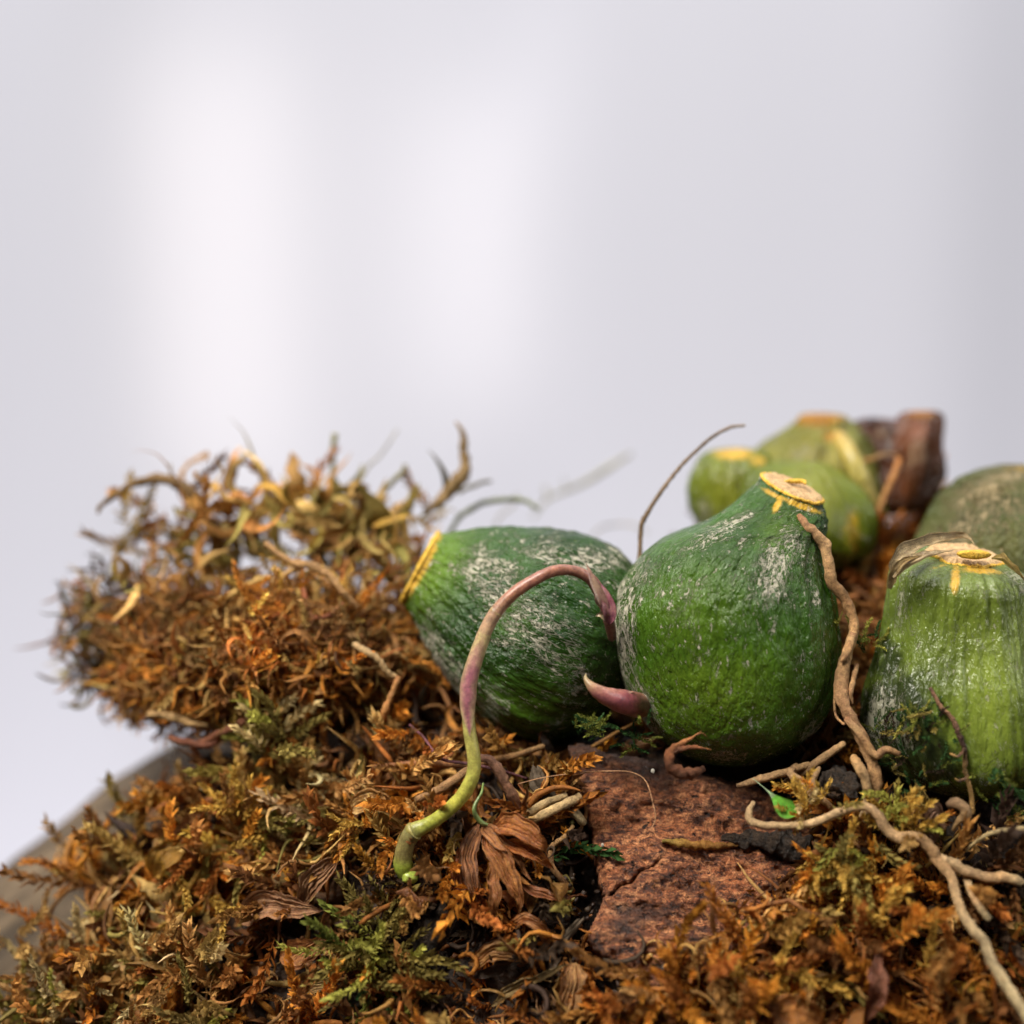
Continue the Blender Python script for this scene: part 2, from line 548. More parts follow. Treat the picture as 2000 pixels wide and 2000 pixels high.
# palette: real albedos of dry and living moss, leaves, roots
PAL = {
    'rust': (0.34, 0.115, 0.022), 'orange': (0.54, 0.210, 0.028), 'tan': (0.50, 0.30, 0.095), 'brown': (0.17, 0.070, 0.022),
    'dark': (0.045, 0.026, 0.016), 'olive': (0.27, 0.205, 0.052), 'gold': (0.54, 0.33, 0.065), 'green': (0.175, 0.195, 0.034),
    'lime': (0.37, 0.35, 0.066), 'deep': (0.035, 0.085, 0.022), 'straw': (0.56, 0.42, 0.190), 'umber': (0.34, 0.160, 0.042),
    'grey': (0.20, 0.170, 0.130),
}


# ------------------------------------------------------------------ small-plant templates (local: grows along +z)
def t_shoot(L, nleaf, ll, lw, spread, bend, seed, stem_r=0.012, flat=0.0):
    r = np.random.default_rng(seed)
    Vs, Fs, K = [], [], []
    o = 0

    def pos(t):
        return np.array([bend * L * t * t * 0.6, 0.08 * L * math.sin(3 * t + seed), L * t * (1 - 0.25 * abs(bend) * t)])
    ts = np.linspace(0, 1, 6)
    P = np.array([pos(t) for t in ts])
    for i, p in enumerate(P):
        rr = stem_r * (1 - 0.6 * ts[i])
        for k in range(3):
            a = k * 2.094
            Vs.append(p + np.array([math.cos(a) * rr, math.sin(a) * rr, 0]))
            K.append(0.85)
    for i in range(5):
        for k in range(3):
            a, b = i * 3 + k, i * 3 + (k + 1) % 3
            Fs += [(a, b, b + 3), (a, b + 3, a + 3)]
    o = 18
    az = r.uniform(0, 6.28)
    for i in range(nleaf):
        t = 0.06 + 0.94 * (i / (nleaf - 1)) ** 0.9
        p = pos(t)
        T = unit(pos(min(t + 0.03, 1.05)) - pos(t - 0.03))
        az += 2.4 + r.uniform(-0.3, 0.3)
        rad = np.array([math.cos(az), math.sin(az) * (1 - flat), 0])
        rad = unit(rad - T * (rad @ T))
        a = spread * (1.0 - 0.55 * t) * r.uniform(0.7, 1.3)
        dr = T * math.cos(a) + rad * math.sin(a)
        sd = unit(np.cross(dr, rad + 1e-3))
        nn = np.cross(sd, dr)
        l = ll * r.uniform(0.75, 1.2) * (1 - 0.25 * t)
        wd = lw * r.uniform(0.8, 1.2)
        k = r.uniform(0.7, 1.25)
        m = p + dr * l * 0.42
        tip = p + dr * l + nn * l * r.uniform(-0.25, 0.35)
        Vs += [p, m - sd * wd + nn * wd * 0.5, m + sd * wd + nn * wd * 0.5, m - nn * wd * 0.25, tip]
        K += [k * 0.95, k, k, k, k * 1.12]
        Fs += [(o, o + 1, o + 3), (o, o + 3, o + 2), (o + 1, o + 4, o + 3), (o + 3, o + 4, o + 2)]
        o += 5
    return np.array(Vs), np.array(Fs), np.array(K)


def t_curl(L, wd, turns, seed, n=10, tubey=False):
    """curly ribbon or fibre"""
    r = np.random.default_rng(seed)
    t = np.linspace(0, 1, n)
    d = unit(np.array([r.normal() * 0.4, r.normal() * 0.4, 1]))
    p = np.zeros(3)
    P = [p.copy()]
    ax = unit(r.normal(size=3))
    for i in range(n - 1):
        ang = turns * 2 * math.pi / (n - 1) * r.uniform(0.5, 1.5)
        ax = unit(ax + r.normal(size=3) * 0.25)
        q = Matrix.Rotation(ang, 3, Vector(ax))
        d = np.array(q @ Vector(d))
        p = p + d * L / (n - 1)
        P.append(p.copy())
    P = np.array(P)
    if tubey:
        V, F, _ = tube(P, wd * 0.5 * np.clip(np.sin(np.pi * (0.15 + 0.8 * t)), 0.2, 1), nseg=4, n=n, cap=False)
        f = F[0]
        F = np.vstack([f[:, [0, 1, 2]], f[:, [0, 2, 3]]])
        return V, F, np.full(len(V), 1.0) * np.repeat(r.uniform(0.85, 1.15, n), 4)
    V, F, _ = sheet(P, wd, unit(r.normal(size=3)), fold=0.5, ridges=0, nl=n, nw=3, seed=seed, crumple=0.0, jag=0.2, pinch=0.6)
    F = np.vstack([F[:, [0, 1, 2]], F[:, [0, 2, 3]]])
    return V, F, np.repeat(r.uniform(0.8, 1.2, n), 3)


def t_flake(L, wd, seed):
    r = np.random.default_rng(seed)
    P = np.array([[0, 0, 0], [r.normal() * 0.15 * L, r.normal() * 0.1 * L, 0.5 * L], [r.normal() * 0.4 * L, r.normal() * 0.3 * L, L * 0.9]])
    V, F, _ = sheet(P, wd, np.array([0, 1.0, 0.1]), fold=r.uniform(-0.4, 0.7), curl=r.uniform(0, 1.0), ridges=0.012, nl=8, nw=5, seed=seed, crumple=0.13 * L, jag=0.5, pinch=r.uniform(0.5, 1.0))
    F = np.vstack([F[:, [0, 1, 2]], F[:, [0, 2, 3]]])
    return V, F, np.tile(r.uniform(0.75, 1.2, 5), 8)


def t_crumb(seed):
    V, F, _ = lump(np.zeros(3), (1, 0.8, 0.65), amp=0.9, freq=1.1, seed=seed, sub=1)
    return V, F, np.ones(len(V))


T_SHOOT = [t_shoot(1.0, 26, 0.24, 0.045, 0.75, b, s) for s, b in enumerate([0.2, 0.6, -0.5, 0.9, 0.4, -0.9, 0.1, 0.7])]
T_FINE = [t_shoot(1.0, 38, 0.18, 0.036, 0.85, b, 20 + s) for s, b in enumerate([0.3, 0.7, -0.6, 1.0, -0.2, 0.5])]
T_CURL = [t_curl(1.0, random.uniform(0.08, 0.16), random.uniform(0.3, 1.3), 40 + i) for i in range(10)]
T_FIB = [t_curl(1.0, random.uniform(0.05, 0.075), random.uniform(0.6, 2.2), 60 + i, 12, True) for i in range(12)]
T_FLAKE = [t_flake(1.0, random.uniform(0.3, 0.6), 80 + i) for i in range(14)]
T_CRUMB = [t_crumb(100 + i) for i in range(6)]


def rots(Z, roll):
    Z = unit(Z)
    a = np.where(np.abs(Z[:, 2:3]) < 0.9, np.array([[0, 0, 1.0]]), np.array([[1.0, 0, 0]]))
    X = unit(np.cross(a, Z))
    Y = np.cross(Z, X)
    c, s = np.cos(roll)[:, None], np.sin(roll)[:, None]
    return np.stack([X * c + Y * s, -X * s + Y * c, Z], -1)


def bake(tpls, pos, zdir, scale, col, r=rng):
    """many small pieces into one mesh (uncountable stuff)"""
    n = len(pos)
    idx = r.integers(0, len(tpls), n)
    Rm = rots(zdir, r.uniform(0, 6.28, n))
    Vs, Fs, Cs = [], [], []
    o = 0
    for k, (V, F, K) in enumerate(tpls):
        s = np.where(idx == k)[0]
        if not len(s):
            continue
        W = np.einsum('nij,vj->nvi', Rm[s], V) * scale[s][:, None, None] + pos[s][:, None]
        Vs.append(W.reshape(-1, 3))
        Fs.append((F[None] + (np.arange(len(s)) * len(V))[:, None, None] + o).reshape(-1, 3))
        Cs.append((col[s][:, None] * K[None, :, None]).reshape(-1, 3))
        o += len(s) * len(V)
    return np.vstack(Vs), np.vstack(Fs), np.clip(np.vstack(Cs), 0.003, 0.85)


# ------------------------------------------------------------------ the setting: backdrop, log, humus ground
gx = np.linspace(-190, 190, 240)
gz = np.linspace(-90, 150, 60)
X, Z = np.meshgrid(gx, gz)
Y = fold_y(X, Z)
mk('backdrop', np.stack([X, Y, Z], -1).reshape(-1, 3), grid_faces(60, 240), M['backdrop'], kind='structure')

CTRL = [
    (-150, 2080, 1.8), (250, 2080, 0.7), (700, 2080, -0.3), (1200, 2080, -0.8), (1700, 2080, -1.3), (2150, 2080, -1.4),
    (-50, 1900, 2.6), (330, 1850, 1.4), (720, 1860, 0.35), (1050, 1870, -0.3), (1500, 1900, -0.65), (1950, 1860, -0.6), (2200, 1860, -0.6),
    (120, 1700, 3.4), (450, 1650, 2.0), (800, 1680, 0.7), (1100, 1650, 0.5), (1500, 1650, 0.4), (1900, 1660, 0.2), (2200, 1660, 0.2),
    (250, 1540, 4.2), (500, 1510, 2.8), (800, 1500, 1.6), (1100, 1480, 1.3), (1400, 1500, 1.3), (1700, 1530, 1.0), (2000, 1580, 0.8), (2200, 1580, 0.8),
    (330, 1500, 5.2), (700, 1460, 4.2), (1000, 1450, 4.2), (1300, 1420, 4.0), (1640, 1330, 2.7), (1700, 1210, 4.0), (1740, 1070, 6.2), (1960, 1120, 5.5), (2200, 1130, 5.5),
    (1500, 1120, 6.0), (800, 1480, 8), (1250, 1360, 7.5), (1600, 1130, 9), (2100, 1150, 9.5), (1000, 1600, 13), (1700, 1350, 14), (300, 1750, 11), (2300, 1350, 14),
]
CP = np.array([at(*c) for c in CTRL])


def tps(r2):
    return 0.5 * r2 * np.log(np.maximum(r2, 1e-9))


_d2 = ((CP[:, None, :2] - CP[None, :, :2]) ** 2).sum(-1)
_n = len(CP)
_A = np.zeros((_n + 3, _n + 3))
_A[:_n, :_n] = tps(_d2) + np.eye(_n) * 0.4
_A[:_n, _n] = 1
_A[:_n, _n + 1:] = CP[:, :2]
_A[_n, :_n] = 1
_A[_n + 1:, :_n] = CP[:, :2].T
_W = np.linalg.solve(_A, np.concatenate([CP[:, 2], np.zeros(3)]))


def gz_at(xy):
    xy = np.atleast_2d(xy)
    d2 = ((xy[:, None] - CP[None, :, :2]) ** 2).sum(-1)
    return tps(d2) @ _W[:_n] + _W[_n] + xy @ _W[_n + 1:]


def gn_at(xy):
    e = 0.08
    dx = (gz_at(xy + [e, 0]) - gz_at(xy - [e, 0])) / (2 * e)
    dy = (gz_at(xy + [0, e]) - gz_at(xy - [0, e])) / (2 * e)
    return unit(np.column_stack([-dx, -dy, np.ones(len(dx))]))


nx, ny = 260, 200
XX, YY = np.meshgrid(np.linspace(-11.5, 12.5, nx), np.linspace(-5.6, 13, ny))
xy = np.column_stack([XX.ravel(), YY.ravel()])
zz = np.concatenate([gz_at(c) for c in np.array_split(xy, 20)])
zz = np.maximum(zz, -3.0)
P3 = np.column_stack([xy, zz])
ppx, ppy, ppd = proj(P3)
keep = (ppx > 150 + np.clip((1850 - ppy), -400, 999) * 0.66)       # the bare log shows left of this line
zz = zz - 0.08 + nz(P3, 0.9, 1) * 0.42 + nz(P3, 2.6, 2) * 0.22 + nz(P3, 7.0, 3) * 0.06
zz = np.where(keep, zz, zz - 2.6)
zz = zz - 1.0 * ((ppx > 1110) & (ppx < 1600) & (ppy > 1462 + (ppx - 1106) * 0.16) & (ppy < 1930) & (ppd < 3))
mk('ground', np.column_stack([xy, zz]), grid_faces(ny, nx), M['soil'], kind='structure')

# the log that carries everything (bare at the left edge)
lp = pxpath([(-420, 2400, 7.0), (-100, 2150, 7.0), (230, 1885, 7.0), (480, 1680, 7.4), (760, 1500, 8.4)])
V, F, _ = tube(lp, [3.0, 3.0, 2.9, 2.7, 2.2], 64, 90, rough=0.0)
V = V + (unit(V - lp[2]) * (nz(V, 0.35, 4) * 0.22 + nz(V * [0.4, 1, 1], 1.6, 4) * 0.09)[:, None])
mk('log', V, F, M['log'], label='bare grey-brown log slanting down at the left edge behind the moss', cat='log')


# ------------------------------------------------------------------ pseudobulbs
SPH = []            # (centre, radius) of bodies that litter must not grow into


def loft(slices, nseg=200, nring=120, wr=(0.03, 0.018), seed=0.0, crust=(), yellow=(), tint=(), facets=0.0, ribs=0.0, algae=()):
    S = crom(np.asarray(slices, float), nring)
    S[:, 3:5] = np.maximum(S[:, 3:5], 0.0)
    C = np.array([at(*s[:3]) for s in S])
    k = (D + S[:, 2]) / D / PPC
    t, p = np.radians(S[:, 5]), np.radians(S[:, 6])
    Wv = RIGHT[None] * np.cos(t)[:, None] - UP[None] * np.sin(t)[:, None]
    Dv = FWD[None] * np.cos(p)[:, None] + UP[None] * np.sin(p)[:, None]
    ph = np.linspace(0, 2 * math.pi, nseg, endpoint=False)
    rw, rd = S[:, 3] * k, S[:, 4] * k
    off = np.cos(ph)[None, :, None] * Wv[:, None] * rw[:, None, None] + np.sin(ph)[None, :, None] * Dv[:, None] * rd[:, None, None]
    V = (C[:, None] + off).reshape(-1, 3)
    s = np.concatenate([[0], np.cumsum(np.linalg.norm(np.diff(C, axis=0), axis=1))])
    A = np.stack([np.cos(ph)[None] * rw[:, None], np.sin(ph)[None] * rd[:, None], np.tile(s[:, None], (1, nseg))], -1).reshape(-1, 3)
    A = A + seed * 11.0
    dirs = unit(off.reshape(-1, 3) + 1e-9)
    rr = np.repeat(np.minimum(rw, rd), nseg)
    fade = np.clip(rr / 0.35, 0, 1)
    h = wr[0] * nz(A * [1.6, 1.6, 0.35], 1.6, seed) * 1.6 + wr[0] * 0.8 * nz(A * [1, 1, 0.6], 0.8, seed + 1) * 2
    h += wr[1] * nz(A * [1, 1, 0.4], 6.0, seed + 2) + wr[1] * 0.6 * nz(A * [1, 1, 0.6], 12.0, seed + 3)
    if ribs:
        cphi, sphi = np.tile(np.cos(ph), nring), np.tile(np.sin(ph), nring)
        Q = np.column_stack([cphi * 7, sphi * 7, A[:, 2] * 0.45])
        h += ribs * (1 - 2.6 * np.abs(nz(Q, 1.0, seed + 6))) + ribs * 0.5 * nz(Q * [2.3, 2.3, 1.6], 1.0, seed + 8)
    if facets:
        h += facets * np.cos(np.tile(ph, nring) * 7 + seed)
    V = V + dirs * (h * fade)[:, None]
    px, py, dd = proj(V)
    front = 1.0

    def blobs(lst, base=0.0):
        a = np.full(len(V), base)
        for (bx, by, rx, ry, ang, amp) in lst:
            c_, s_ = math.cos(R(ang)), math.sin(R(ang))
            ux, uy = (px - bx) * c_ + (py - by) * s_, -(px - bx) * s_ + (py - by) * c_
            a = np.maximum(a, amp * np.exp(-((ux / rx) ** 2 + (uy / ry) ** 2)))
        return a
    att = {'axis_co': A, 'crust': np.clip(blobs(crust, 0.20), 0, 1), 'yellow': blobs(yellow), 'tint': blobs(tint), 'algae': blobs(algae)}
    F = [grid_faces(nring, nseg, True)]
    e = np.vstack([C[0], C[-1]])
    kx = len(V)
    V = np.vstack([V, e])
    for q in att:
        att[q] = np.concatenate([att[q], att[q][[0, -1]]])
    j = np.arange(nseg)
    j2 = (j + 1) % nseg
    o = (nring - 1) * nseg
    F += [np.stack([np.full(nseg, kx), j2, j], -1), np.stack([np.full(nseg, kx + 1), o + j, o + j2], -1)]
    top = V[:nseg].copy()
    for i in range(0, nring, 8):
        if rw[i] > 0.2:
            SPH.append((C[i], min(rw[i], rd[i])))
    return V, F, att, top, C


def scar_disc(top, lift, mat, parent, name='cut_face', rim=0.05, seed=0.0, inner=1.0, ns=14):
    """rough cut face across a ring of points"""
    c = top.mean(0)
    n_ = unit(np.cross(top[len(top) // 4] - c, top[0] - c))
    if n_ @ UP < 0 and abs(n_ @ UP) > 0.3:
        n_ = -n_
    fs = np.linspace(1.015, 0.0, ns)
    rows = []
    for f in fs:
        q = c + (top - c) * f * inner
        rows.append(q)
    V = np.array(rows)
    h = lift * (1 - fs[:, None] ** 6) + rim * np.exp(-((fs[:, None] - 0.86) / 0.12) ** 2)
    V = V + n_ * h[:, :, None]
    V = V.reshape(-1, 3)
    V = V + n_ * (nz(V, 3.5, seed) * 0.035 + nz(V, 9, seed) * 0.018)[:, None]
    return mk(name, V, grid_faces(ns, len(top), True), mat, parent), c, n_


def ring_tube(top, rad, mat, parent, name, rough=0.5, seed=0.0, jit=0.02, a0=0.0, a1=1.0):
    n = len(top)
    ii = (np.linspace(a0, a1, 60) * n).astype(int) % n
    P = top[ii] + nz3(top[ii], 2.5, seed) * jit
    V, F, _ = tube(P, rad, 10, 120, rough=rough, seed=seed)
    return mk(name, V, F, mat, parent)


def make_bulb(name, label, slices, mat, group='orchid pseudobulbs on the moss', **kw):
    V, F, att, top, C = loft(slices, **kw)
    base = C[-1] if C[-1][2] < C[0][2] else C[0]
    root = thing(name, label, 'bulb', base, group)
    mk('body', V, F, mat, root, att)
    return root, top, C


# -- round bulb in the middle
cs = [(1547, 955, 0.9, 61, 58, 21, 19), (1541, 967, 0.9, 66, 63, 17, 16), (1529, 982, 0.9, 80, 74, 9, 11), (1513, 1000, 0.9, 97, 88, 3, 7), (1494, 1019, 0.95, 118, 108, 0, 4), (1470, 1036, 0.95, 142, 132, 0, 2), (1451, 1053, 1.0, 160, 150, 0, 1),
      (1434, 1083, 1.0, 179, 170, 0, 0), (1422, 1123, 1.0, 196, 186, 0, 0), (1416, 1167, 1.0, 211, 200, 0, 0), (1416, 1210, 1.0, 217, 206, 0, 0), (1420, 1260, 1.0, 216, 206, 0, 0), (1424, 1316, 1.0, 208, 200, 0, 0),
      (1428, 1372, 1.0, 190, 184, 0, 0), (1429, 1418, 1.0, 163, 160, 0, 0), (1430, 1455, 1.0, 124, 122, 0, 0), (1429, 1480, 1.0, 76, 76, 0, 0), (1428, 1492, 1.0, 36, 36, 0, 0), (1428, 1496, 1.0, 0, 0, 0, 0)]
b, top, C = make_bulb('orchid_bulb', 'round dark green pseudobulb with a short neck and flat tan cut top', cs, M['bulb_c'], nseg=260, nring=190, wr=(0.024, 0.026), ribs=0.02, seed=1.0,
                      crust=[(1510, 1110, 45, 75, 18, 0.78), (1545, 1060, 40, 40, 0, 0.65), (1400, 1040, 110, 22, -28, 0.62), (1215, 1230, 30, 150, 0, 0.85), (1250, 1390, 40, 70, -30, 0.85), (1590, 1430, 40, 26, -45, 0.75), (1330, 1180, 90, 90, 0, 0.36), (1420, 1475, 60, 14, 0, 0.6), (1240, 1110, 30, 60, 30, 0.6)],
                      yellow=[(1518, 988, 8, 20, 30, 0.95), (1512, 966, 36, 7, 26, 0.95), (1565, 988, 50, 8, 20, 0.95)],
                      tint=[(1390, 1350, 150, 90, -10, 0.62), (1350, 1210, 120, 110, 0, 0.35), (1520, 1040, 40, 50, 0, 0.3)])
sd, sc_, sn = scar_disc(top, 0.05, M['scar'], b, 'cut_face', 0.03, 1.0)
ring_tube(top, 0.028, M['scar_yellow'], b, 'scar_ring', 0.3, 2.0, 0.02)
V, F, _ = tube(np.array([sc_ + RIGHT * u + sn * (0.09 + 0.05 * math.sin(v)) + FWD * f for u, f, v in [(-0.2, -0.02, 0), (-0.12, 0.08, 1), (0.02, 0.1, 1.6), (0.14, 0.04, 1.2), (0.17, -0.06, 0)]]), [0.02, 0.035, 0.04, 0.035, 0.02], 8, 24, 0.5)
mk('vascular_ridge', V, F, M['scar_yellow'], b)
# pink bud at its left foot
bp = pxpath([(1250, 1378, 0.35), (1216, 1370, -0.3), (1185, 1360, -0.55), (1160, 1345, -0.62), (1145, 1328, -0.6), (1144, 1316, -0.58)])
pink, pinkg = (0.27, 0.07, 0.085), (0.34, 0.24, 0.12)
V, F, Cc = tube(bp, [0.20, 0.185, 0.14, 0.09, 0.04, 0.008], 28, 60, rough=0.05, seed=3, cols=[(0.22, 0.13, 0.07), pink, (0.33, 0.105, 0.11), (0.30, 0.11, 0.10), pinkg, (0.42, 0.36, 0.18)])
hi = np.clip((V - bp[2]) @ UP / 0.2, 0, 1)[:, None]
Cc = Cc * (1 - 0.55 * hi) + np.array(pinkg) * 0.55 * hi
bud = mk('bud', V, F, M['stem'], b, {'Col': Cc}, label='small pink pointed bud')
V, F, Cc = sheet(pxpath([(1238, 1350, -0.25), (1208, 1350, -0.5), (1178, 1346, -0.62), (1150, 1331, -0.63)]), 0.14, -FWD * 0.6 + UP, -0.6, 0.0, 0.006, 16, 7, 3.0, (0.34, 0.24, 0.15), c2=(0.36, 0.14, 0.14), crumple=0.008)
mk('bud_scale', V, F, M['stem'], bud, {'Col': Cc})

# -- lying bulb at the left
ax0 = (822, 1107)
ax = (0.885, 0.466)


def lying(s, r, d, rd=None):
    return (ax0[0] + ax[0] * s, ax0[1] + ax[1] * s, d, r, rd or r * 0.95, -62, 0)


ls = [lying(0, 71, 2.2), lying(12, 80, 2.2), lying(40, 100, 2.15), lying(80, 126, 2.1), lying(125, 152, 2.05), lying(170, 174, 2.0), lying(220, 194, 2.0), lying(270, 205, 2.0),
      lying(320, 206, 2.0), lying(365, 192, 2.0), lying(405, 162, 2.0), lying(437, 118, 2.0), lying(458, 70, 2.0), lying(466, 0, 2.0)]
b, top, C = make_bulb('orchid_bulb', 'dark green pseudobulb lying on its side with a yellow rim at its narrow end', ls, M['bulb_l'], nseg=260, nring=190, wr=(0.03, 0.026), ribs=0.03, seed=2.0,
                      crust=[(960, 1120, 90, 60, 25, 0.62), (1110, 1090, 120, 36, 14, 0.66), (860, 1300, 34, 110, -30, 0.8), (1060, 1240, 140, 90, 40, 0.55), (900, 1400, 40, 60, -35, 0.6), (1190, 1090, 50, 40, 20, 0.7), (1130, 1330, 40, 40, 0, 0.55), (960, 1370, 60, 60, 0, 0.5)],
                      yellow=[(818, 1109, 17, 95, 28, 1.25)],
                      tint=[(850, 1110, 50, 100, 28, 1.0), (1040, 1380, 110, 50, 0, 0.4), (1000, 1200, 50, 50, 0, 0.25)])
scar_disc(top, 0.03, M['scar_yellow'], b, 'cut_face', 0.03, 4.0)
ring_tube(top, 0.05, M['scar_yellow'], b, 'scar_ring', 0.03, 5.0, 0.006)

# -- capped bulb at the right edge
rs = [(1884, 1084, 0.7, 66, 60, 6, 18), (1881, 1090, 0.7, 88, 80, 6, 15), (1877, 1102, 0.7, 110, 100, 5, 11), (1875, 1122, 0.7, 126, 116, 4, 7), (1875, 1150, 0.7, 134, 124, 2, 4), (1874, 1210, 0.7, 144, 132, 0, 2), (1872, 1285, 0.7, 162, 148, 0, 0), (1874, 1355, 0.7, 184, 164, 0, 0),
      (1880, 1425, 0.7, 192, 170, 0, 0), (1890, 1480, 0.7, 178, 160, 0, 0), (1902, 1522, 0.7, 138, 128, 0, 0), (1910, 1548, 0.7, 78, 76, 0, 0), (1914, 1562, 0.7, 0, 0, 0, 0)]
b, top, C = make_bulb('orchid_bulb', 'tall bright green ribbed pseudobulb with a torn papery cap at the right edge', rs, M['bulb_r'], nseg=260, nring=150, wr=(0.045, 0.016), seed=3.0, facets=0.022, ribs=0.045,
                      crust=[(1990, 1120, 30, 60, -30, 0.7), (1760, 1180, 20, 80, 0, 0.5), (1930, 1180, 50, 60, 0, 0.3), (1725, 1400, 40, 60, 20, 1.0), (1765, 1440, 40, 40, 0, 0.6)],
                      algae=[(1745, 1420, 85, 110, 0, 1.0), (1815, 1490, 60, 60, 0, 1.0), (1735, 1300, 40, 80, 0, 0.6)],
                      yellow=[(1866, 1132, 11, 34, 4, 1.0), (1915, 1114, 48, 8, 5, 0.95), (1835, 1106, 36, 5, -14, 0.5)],
                      tint=[(1930, 1370, 60, 150, 0, 0.85), (1880, 1230, 60, 80, 0, 0.35), (1985, 1300, 40, 150, 0, 0.45)])
scar_disc(top, 0.05, M['scar'], b, 'cut_face', 0.04, 6.0)
ring_tube(top, 0.03, M['scar_yellow'], b, 'scar_ring', 0.4, 7.0, 0.03, 0.55, 0.95)
for pts, wp, c1, c2, sd_, nr in [
        ([(1741, 1124, -0.15), (1756, 1088, -0.15), (1798, 1064, 0.1), (1846, 1050, 0.4), (1884, 1050, 0.55), (1904, 1064, 0.4)], 28, (0.34, 0.24, 0.12), (0.56, 0.44, 0.26), 1.0, -FWD + UP * 0.5),
        ([(1746, 1128, -0.35), (1784, 1100, -0.45), (1826, 1082, -0.4), (1870, 1074, -0.2)], 26, (0.28, 0.19, 0.09), (0.50, 0.38, 0.22), 2.0, -FWD * 0.5 + UP),
        ([(1738, 1150, -0.1), (1746, 1118, -0.3), (1770, 1094, -0.4), (1800, 1084, -0.4)], 22, (0.34, 0.22, 0.08), (0.50, 0.38, 0.20), 3.0, -FWD + UP * 0.3),
        ([(1936, 1090, -0.3), (1962, 1098, -0.3), (1988, 1122, -0.2), (2012, 1160, 0.0)], 22, (0.40, 0.28, 0.07), (0.50, 0.38, 0.16), 4.0, -FWD * 0.6 + UP)]:
    V, F, Cc = sheet(pxpath(pts), wp / PPC, nr, 0.35, 0.5, 0.012, 34, 19, sd_, c1, 0.55, 0.3, c2, 0.03)
    mk('papery_sheath', V, F, M['leaf'], b, {'Col': Cc})
V, F, _ = lump(at(1903, 1083, 0.1), (0.27, 0.10, 0.075), np.column_stack([RIGHT, FWD, UP]), 0.25, 1.2, 3.0, 3)
mk('yellow_wedge', V, F, M['scar_yellow'], b)

# -- grey-olive bulb behind it
gs = [(2000, 908, 3.2, 0, 0, 0, 8), (2000, 913, 3.2, 52, 50, 0, 8), (2000, 928, 3.2, 96, 92, 0, 8), (2000, 955, 3.2, 138, 130, 0, 8), (2002, 1000, 3.2, 180, 170, 0, 8), (2008, 1050, 3.2, 206, 196, 0, 8), (2014, 1110, 3.2, 224, 210, 0, 8), (2020, 1180, 3.2, 226, 214, 0, 8), (2020, 1250, 3.2, 200, 190, 0, 8), (2020, 1300, 3.2, 140, 135, 0, 8), (2020, 1325, 3.2, 0, 0, 0, 8)]
make_bulb('orchid_bulb', 'wrinkled grey-olive pseudobulb cut off by the right edge behind the capped bulb', gs, M['bulb_g'], nseg=200, nring=110, wr=(0.07, 0.04), ribs=0.06, seed=5.0,
          crust=[(1930, 960, 90, 40, -30, 0.85), (1880, 1040, 90, 50, -35, 0.75), (1970, 1000, 60, 60, 0, 0.6)], yellow=[(1990, 916, 40, 12, 0, 0.6)], tint=[(1900, 1080, 100, 60, 0, 0.3), (1940, 950, 80, 30, -30, 0.8)])

# -- blurred group in the back
As = [(1436, 874, 4.8, 0, 0, 0, 8), (1434, 879, 4.8, 38, 36, 0, 8), (1432, 892, 4.8, 62, 58, 0, 8), (1436, 920, 4.8, 80, 76, 0, 8), (1440, 960, 4.8, 90, 84, 0, 8), (1446, 1005, 4.8, 88, 84, 0, 8), (1450, 1045, 4.8, 64, 62, 0, 8), (1452, 1068, 4.8, 0, 0, 0, 8)]
make_bulb('orchid_bulb', 'small blurred green pseudobulb with yellow-brown top, leftmost of the back group', As, M['bulb_f'], nseg=120, nring=70, wr=(0.07, 0.03), ribs=0.05, seed=6.0,
          yellow=[(1435, 886, 50, 14, 0, 0.95), (1480, 900, 20, 14, 0, 0.8)], tint=[(1420, 960, 50, 60, 0, 0.5)], crust=[(1370, 1000, 30, 40, 0, 0.7)])
Bs = [(1606, 806, 5.4, 0, 0, 0, 8), (1604, 810, 5.4, 30, 30, 0, 8), (1602, 826, 5.4, 48, 46, 0, 8), (1596, 842, 5.4, 64, 60, 0, 8), (1590, 864, 5.4, 92, 86, 0, 8), (1586, 900, 5.4, 112, 104, 0, 8), (1594, 950, 5.4, 114, 106, 0, 8), (1612, 1000, 5.4, 104, 98, 0, 8), (1628, 1050, 5.4, 82, 80, 0, 8), (1636, 1095, 5.4, 52, 50, 0, 8), (1640, 1115, 5.4, 0, 0, 0, 8)]
b, top, C = make_bulb('orchid_bulb', 'blurred olive-yellow pseudobulb with an orange knob on top in the back group', Bs, M['bulb_o'], nseg=140, nring=80, wr=(0.12, 0.03), ribs=0.07, seed=7.0,
                      yellow=[(1600, 818, 60, 20, 0, 1.0), (1628, 852, 26, 14, 0, 0.95)], tint=[(1590, 900, 70, 60, 0, 0.6), (1650, 930, 26, 80, -25, 0.9)], crust=[(1580, 890, 40, 30, 0, 0.6)])
sp_ = pxpath([(1636, 850, 4.6), (1655, 880, 4.2), (1676, 925, 4.0), (1696, 975, 4.1), (1706, 1015, 4.2)])
V, F, Cc = tube(sp_, [0.10, 0.17, 0.18, 0.17, 0.10], 16, 50, 0.1, 3, cols=[(0.42, 0.26, 0.05), (0.40, 0.30, 0.07), (0.36, 0.30, 0.08), (0.40, 0.32, 0.10), (0.45, 0.30, 0.06)])
mk('dry_sheath', V, F, M['stem'], b, {'Col': Cc})
